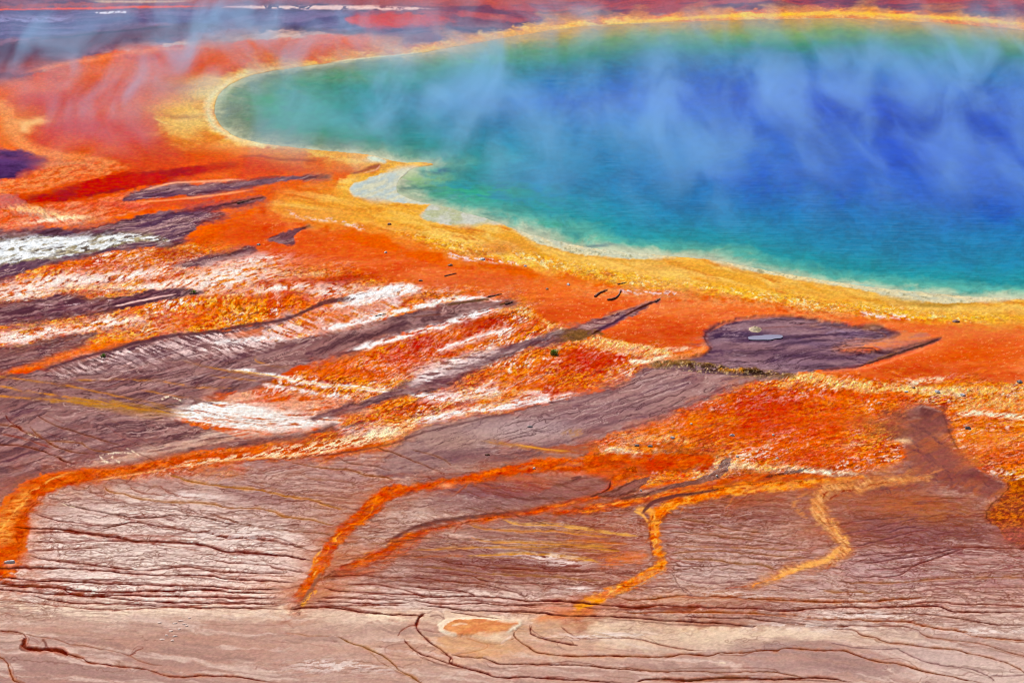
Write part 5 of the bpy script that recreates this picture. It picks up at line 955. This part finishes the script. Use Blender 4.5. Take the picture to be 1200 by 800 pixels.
ROCKS = [  # sheet x, y, half sizes in metres, material, name, label
 (1098, 460, .22, .30, .16, M_GREY, 'rock', 'grey and white rock on the gold crust above the dark silt wedge'), (1128, 463, .24, .26, .15, M_GREY, 'rock', 'pale grey rock right of the wedge top on the gold crust lip'),
 (1062, 459, .16, .20, .10, M_GREY, 'rock', 'small whitish rock at the left end of the rock scatter on the gold crust'), (1071, 455, .14, .2, .10, M_BROWN, 'rock', 'small brown rock on the gold crust beside whitish rock'),
 (1134, 502, .24, .26, .20, M_DARK, 'rock', 'dark rock standing alone on smooth orange mat at the right'), (1195, 448, .26, .3, .16, M_DARK, 'rock', 'dark rock at the right edge above the gold crust'),
 (1120, 377, .34, .3, .14, M_BROWN, 'rock', 'low reddish brown rock just below the yellow rim at the right'), (858, 510, .20, .22, .13, M_GREY, 'rock', 'grey rock in the middle of the red orange mat'),
 (788, 513, .18, .2, .12, M_GREY, 'rock', 'pale rock at the upper left of the red orange mat'), (906, 510, .12, .16, .10, M_PALE, 'rock', 'small white stone right of the grey rock on the red mat'),
 (810, 497, .10, .14, .09, M_PALE, 'rock', 'small white stone near the silt tongue edge on the red mat'), (762, 523, .22, .2, .10, M_DARK, 'rock', 'dark flat rock in the bright gold crust of the left mat end'),
 (746, 522, .2, .2, .09, M_DARK, 'rock', 'dark slab left of the dark flat rock in gold crust'), (864, 535, .12, .16, .11, M_GREY, 'rock', 'grey stone at the tip of the mauve silt finger'),
 (840, 558, .10, .14, .09, M_PALE, 'rock', 'white stone on the mauve silt finger'), (751, 575, .09, .13, .09, M_PALE, 'rock', 'white stone on the orange braid left of the silt finger'),
 (911, 537, .12, .12, .08, M_PALE, 'rock', 'white stone above the ripples with painted white glint'), (666, 334, .16, .2, .12, M_GREY, 'rock', 'white and dark stone on smooth red apron below the yellow rim'),
 (641, 339, .15, .2, .09, M_BROWN, 'rock', 'small brown stone left of the white and dark stone'), (493, 329, .18, .2, .10, M_BROWN, 'rock', 'brown stone above the white ripple fan on red apron'),
 (565, 304, .26, .28, .14, M_GREY, 'rock', 'largest grey white stone on the yellow rim edge'), (528, 311, .26, .22, .12, M_BROWN, 'rock', 'flat brown stone below the yellow rim near the grey white stone'),
 (616, 312, .16, .2, .10, M_GREY, 'rock', 'small whitish stone on the yellow rim right of the largest stone'), (456, 263, .22, .24, .12, M_BROWN, 'rock', 'rust brown stone on the yellow rim below the pale cove'),
 (452, 296, .16, .2, .10, M_PALE, 'rock', 'white stone on the red apron left of centre'), (303, 287, .20, .2, .09, M_DARK, 'rock', 'dark stone above the mauve silt patch at left'),
 (621, 500, .22, .22, .10, M_DARK, 'rock', 'small dark stone on the pale grey silt tongue'), (571, 533, .20, .18, .10, M_BROWN, 'rock', 'brown stone on silt above the red orange channel'),
 (626, 549, .12, .14, .11, M_PALE, 'rock', 'bright white stone on the red orange channel'), (12, 659, .40, .20, .14, M_PALE, 'rock', 'long white stone at the left edge below the orange sweep'),
]
for k, (x, y, sx, sy, sz, mm, nm, lb) in enumerate(ROCKS):
    place(add(nm, rock_mesh(900 + k, sx * .8, sy * .8, sz * .8), mm, lb, 'rock', 'loose rocks on the mats'), x, y, random.Random(k).uniform(-.5, .5), .02)
flecks = [(187, 729), (205, 730), (212, 727), (216, 731), (200, 739), (210, 737), (195, 744), (205, 745), (202, 750), (190, 749), (222, 724), (219, 733)]
rr = random.Random(5)
fm = [rock_mesh(980 + k, .12, .10, .03) for k in range(4)]
M_SALT = simple_mat('pinkish_salt', (214, 184, 168), (190, 152, 138))
for me in fm: me.materials.append(M_SALT)
for k, (x, y) in enumerate(flecks):
    o = add('salt_stone', fm[k % 4], None, 'flat white salt stone in the loose cluster on brown mud at lower left', 'stone', 'white salt stones on the brown mud')
    place(o, x, y, rr.uniform(-.4, .4), .01); o.scale = (rr.uniform(.7, 1.4), 1, 1)

def mound(name, x, y, rx, ry, h, mm, label, seed):
    bm = bmesh.new(); n = 36; rings = 12; rows = []
    for j in range(rings + 1):
        t = j / rings; row = []
        for i in range(n):
            a = 2 * math.pi * i / n
            e = 1 + .22 * mnoise.noise(Vector((math.cos(a) * 1.5, math.sin(a) * 1.5, seed)))
            z = h * (math.cos(t * math.pi) * .5 + .5) * (1 + .35 * mnoise.noise(Vector((math.cos(a) * t * 4, math.sin(a) * t * 4, seed + 9)))) - .02
            row.append(bm.verts.new((rx * t * e * math.cos(a), ry * t * e * math.sin(a), z)))
        rows.append(row)
    for j in range(rings):
        for i in range(n):
            q = [rows[j][i], rows[j][(i + 1) % n], rows[j + 1][(i + 1) % n], rows[j + 1][i]]
            bm.faces.new(q)
    bmesh.ops.remove_doubles(bm, verts=rows[0], dist=1e-4)
    bmesh.ops.recalc_face_normals(bm, faces=bm.faces)
    me = bpy.data.meshes.new(name); bm.to_mesh(me); bm.free()
    for p in me.polygons: p.use_smooth = True
    return place(add(name, me, mm, label, 'mound'), x, y)
mound('sinter_mound', 885, 384, .55, .8, .22, M_SINT, 'small yellowish sinter mound on the dark vent flat above the pale vent pool', 3.1)
# the little vent pool
gx0, gy0 = to_ground(895, 394)
bm = bmesh.new(); vs = []
for i in range(48):
    a = 2 * math.pi * i / 48; e = 1 + .20 * mnoise.noise(Vector((math.cos(a) * 1.9, math.sin(a) * 1.9, 7)))
    x, y = 897 + 20.5 * math.cos(a) * e, 394 - 2.9 * math.sin(a) * e - .05 * 20 * math.cos(a)
    p = to_ground(x, y); vs.append(bm.verts.new((p[0] - gx0, p[1] - gy0, 0)))
bm.faces.new(vs); me = bpy.data.meshes.new('vent_water'); bm.to_mesh(me); bm.free()
o = add('vent_water', me, mat_water('vent_water', False, (.26, .24, .33)), 'small pale lilac pool in the dark vent flat', 'pool', kind='structure'); o.location = (gx0, gy0, -.06)

def stick(pts, r, label, group=None):
    bm = bmesh.new(); prev = None
    g = [Vector((*to_ground(x, y), zg(x, y) + r * .35)) for x, y in pts]; o0 = g[0].copy()
    for i, c in enumerate(g):
        t = (g[min(i + 1, len(g) - 1)] - g[max(i - 1, 0)]).normalized(); s = t.cross(Vector((0, 0, 1))).normalized(); u = s.cross(t)
        rad = .42 * r * (1 - .6 * i / len(g)) * (1 + .3 * math.sin(i * 2.3))
        ring = [bm.verts.new(c - o0 + (s * math.cos(2 * math.pi * k / 8) + u * math.sin(2 * math.pi * k / 8)) * rad) for k in range(8)]
        if prev:
            for k in range(8): bm.faces.new([prev[k], prev[(k + 1) % 8], ring[(k + 1) % 8], ring[k]])
        else: bm.faces.new(ring)
        prev = ring
    bm.faces.new(prev[::-1]); bmesh.ops.recalc_face_normals(bm, faces=bm.faces)
    me = bpy.data.meshes.new('driftwood'); bm.to_mesh(me); bm.free()
    o = add('driftwood', me, M_WOOD, label, 'driftwood', group); o.location = o0
    return o
def dense(p, n=4): return [tuple(q) for q in spline(p, False, n)]
for pts, r, lb in [([(697, 348), (702, 344), (707, 342), (712, 340)], .16, 'dark dead branch on the red apron, left of the two bent ones'), ([(712, 352), (720, 350), (725, 346), (727, 341)], .15, 'dark bent branch on the red apron, right of the straight one'),
                   ([(724, 333.5), (730, 332), (734, 331)], .10, 'short brown twig just under the yellow rim above the bent branch'), ([(572, 348), (580, 346.5), (588, 344.5)], .10, 'thin brown stick on the red apron above the silt band tip'),
                   ([(521, 324), (528, 322), (534, 320.5)], .09, 'thin brown stick on the red apron beside the brown stone'), ([(592, 357), (597, 355.5), (601, 354)], .16, 'dark stub of wood at the pointed tip of the longest silt band'),
                   ([(768, 354), (771, 352), (774, 350.5)], .14, 'dark stub of wood at the tip of the thin right silt band'), ([(222, 345), (228, 344), (233, 343.5)], .12, 'dark stub of wood beside the grass tuft on the purple band'),
                   ([(440, 371), (447, 369), (452, 368)], .08, 'thin dark stick lying on the long silt band'), ([(278, 239), (286, 237), (293, 235.5)], .18, 'dark crooked branch at the right end of the purple silt')]:
    stick(dense(pts), r, lb)

def tuft(x, y, h, n, label, seed):
    t = bpy.data.objects.new('grass_tuft', None); C.objects.link(t); t['label'] = label; t['category'] = 'plant'; t['group'] = 'grass tufts on the mats'
    place(t, x, y); rr = random.Random(seed)
    bm = bmesh.new()
    for k in range(n):
        a = rr.uniform(0, 2 * math.pi); lean = rr.uniform(.1, .8); L = h * rr.uniform(.6, 1.1); w = .025
        b0 = Vector((rr.gauss(0, h * .25), rr.gauss(0, h * .25), 0)); d = Vector((math.cos(a), math.sin(a), 0)); s = Vector((-d.y, d.x, 0)); prev = None
        for i in range(5):
            f = i / 4; c = b0 + d * L * lean * f * f + Vector((0, 0, L * f * (1 - .35 * lean * f)))
            pr = (bm.verts.new(c - s * w * (1 - f * .95)), bm.verts.new(c + s * w * (1 - f * .95)))
            if prev: bm.faces.new([prev[0], prev[1], pr[1], pr[0]])
            prev = pr
    me = bpy.data.meshes.new('leaves'); bm.to_mesh(me); bm.free(); add('leaves', me, M_LEAF, parent=t)
    me = rock_mesh(seed, h * .6, h * .6, h * .3); me.name = 'root_clump'; add('root_clump', me, M_STEM, parent=t)
tuft(649, 415, .42, 150, 'green grass tuft on the orange mat in the middle of the basin', 41)
tuft(227, 343.5, .26, 70, 'green grass tuft at the right tip of the purple silt band', 42)
tuft(121, 418, .26, 70, 'small green grass tuft on the mauve flat at left', 43)

# ------------------------------------------------------------------ steam over the pool
def mat_steam():
    m, nt, out = mat('steam'); g = G(nt)
    p = obj_coords(g)
    sep = g.n('ShaderNodeSeparateXYZ'); g.put(sep.inputs[0], p)
    x, y, z = sep.outputs
    # where it rises: the pool, drifting off to the west and north
    def ell(cx, cy, rx, ry, a, b):
        u = g.math('DIVIDE', g.math('SUBTRACT', x, cx), rx); v = g.math('DIVIDE', g.math('SUBTRACT', y, cy), ry)
        r = g.math('SQRT', g.math('ADD', g.math('POWER', u, 2.0), g.math('POWER', v, 2.0)))
        return g.rng(r, a, b, 1, 0, True)
    zone = g.math('MAXIMUM', ell(32, 282, 62, 46, .55, 1.05), g.math('MULTIPLY', ell(-26, 292, 46, 52,   .3, 1.0), .7))
    lean = g.mapping(p, (1, 1, .42)); 
    q = g.mapping(p, (1, 1, 1), (0, R(-8), 0))                     # the wind leans it to the west
    n1 = g.noise(g.mapping(q, (.22, .046, .27), loc=(3, 1, 0)), 1.0, 4, .55, .8)
    n2 = g.noise(g.mapping(q, (.050, .014, .05), loc=(9, 4, 2)), 1.0, 2, .5, .5)
    d = g.math('MULTIPLY', g.rng(n1, .42, .69, 0, 1, True), g.rng(n2, .38, .60, .12, 1, True))
    d = g.math('MULTIPLY', g.math('ADD', d, .004), g.rng(y, 245, 330, .5, 2.0))
    top = g.rng(z, STEAM_H * .2, STEAM_H, 1, 0, True)
    d = g.math('MULTIPLY', g.math('MULTIPLY', d, zone), top)
    pv = g.n('ShaderNodeVolumePrincipled')
    pv.inputs['Color'].default_value = STEAM_C
    g.put(pv.inputs['Density'], g.math('MULTIPLY', d, STEAM_D)); pv.inputs['Anisotropy'].default_value = .4
    nt.links.new(pv.outputs[0], out.inputs['Volume'])
    return m
STEAM_H, STEAM_D, STEAM_C = 8.0, .072, (.33, .62, .92, 1)
bm = bmesh.new(); bmesh.ops.create_cube(bm, size=1)
for v in bm.verts: v.co = Vector((14 + v.co.x * 190, 290 + v.co.y * 130, (v.co.z + .5) * STEAM_H + .02))
me = bpy.data.meshes.new('steam'); bm.to_mesh(me); bm.free()
add('steam', me, mat_steam(), 'thin bluish steam rising off the hot pool', 'steam', kind='stuff')

# ------------------------------------------------------------------ light, camera
SUN_EL, SUN_AZ = R(40), R(-24)            # ahead of the viewer and to the left
w = bpy.data.worlds.new('World'); S.world = w; w.use_nodes = True
nt = w.node_tree; bg = nt.nodes['Background']
sky = nt.nodes.new('ShaderNodeTexSky'); sky.sky_type = 'NISHITA'; sky.sun_disc = False
sky.sun_elevation = SUN_EL; sky.sun_rotation = SUN_AZ
nt.links.new(sky.outputs[0], bg.inputs[0]); bg.inputs[1].default_value = .07
L = bpy.data.lights.new('sun', 'SUN'); L.energy = 4.7; L.angle = R(.5); L.color = (1, .955, .89)
lo = bpy.data.objects.new('sun', L); C.objects.link(lo)
sd = Vector((math.sin(SUN_AZ) * math.cos(SUN_EL), math.cos(SUN_AZ) * math.cos(SUN_EL), math.sin(SUN_EL)))
lo.rotation_euler = sd.to_track_quat('Z', 'Y').to_euler(); lo.location = (0, 0, 120)

cam = bpy.data.cameras.new('camera'); co = bpy.data.objects.new('camera', cam); C.objects.link(co)
co.location = (0, 0, EYE_H); co.rotation_euler = (R(90) - PITCH, 0, 0)
cam.sensor_width = 36; cam.lens = 18 / math.tan(HALF); cam.clip_start = 1; cam.clip_end = 60000
S.camera = co
S.view_settings.view_transform = 'Standard'; S.view_settings.look = 'None'; S.view_settings.exposure = .25; S.view_settings.gamma = 1
S.cycles.max_bounces = 6; S.cycles.volume_bounces = 1; S.cycles.transparent_max_bounces = 8
S.cycles.volume_step_rate = 1.0; S.cycles.volume_max_steps = 128
S.cycles.use_denoising = True; S.cycles.filter_width = 1.15
S.cycles.caustics_reflective = False; S.cycles.caustics_refractive = False
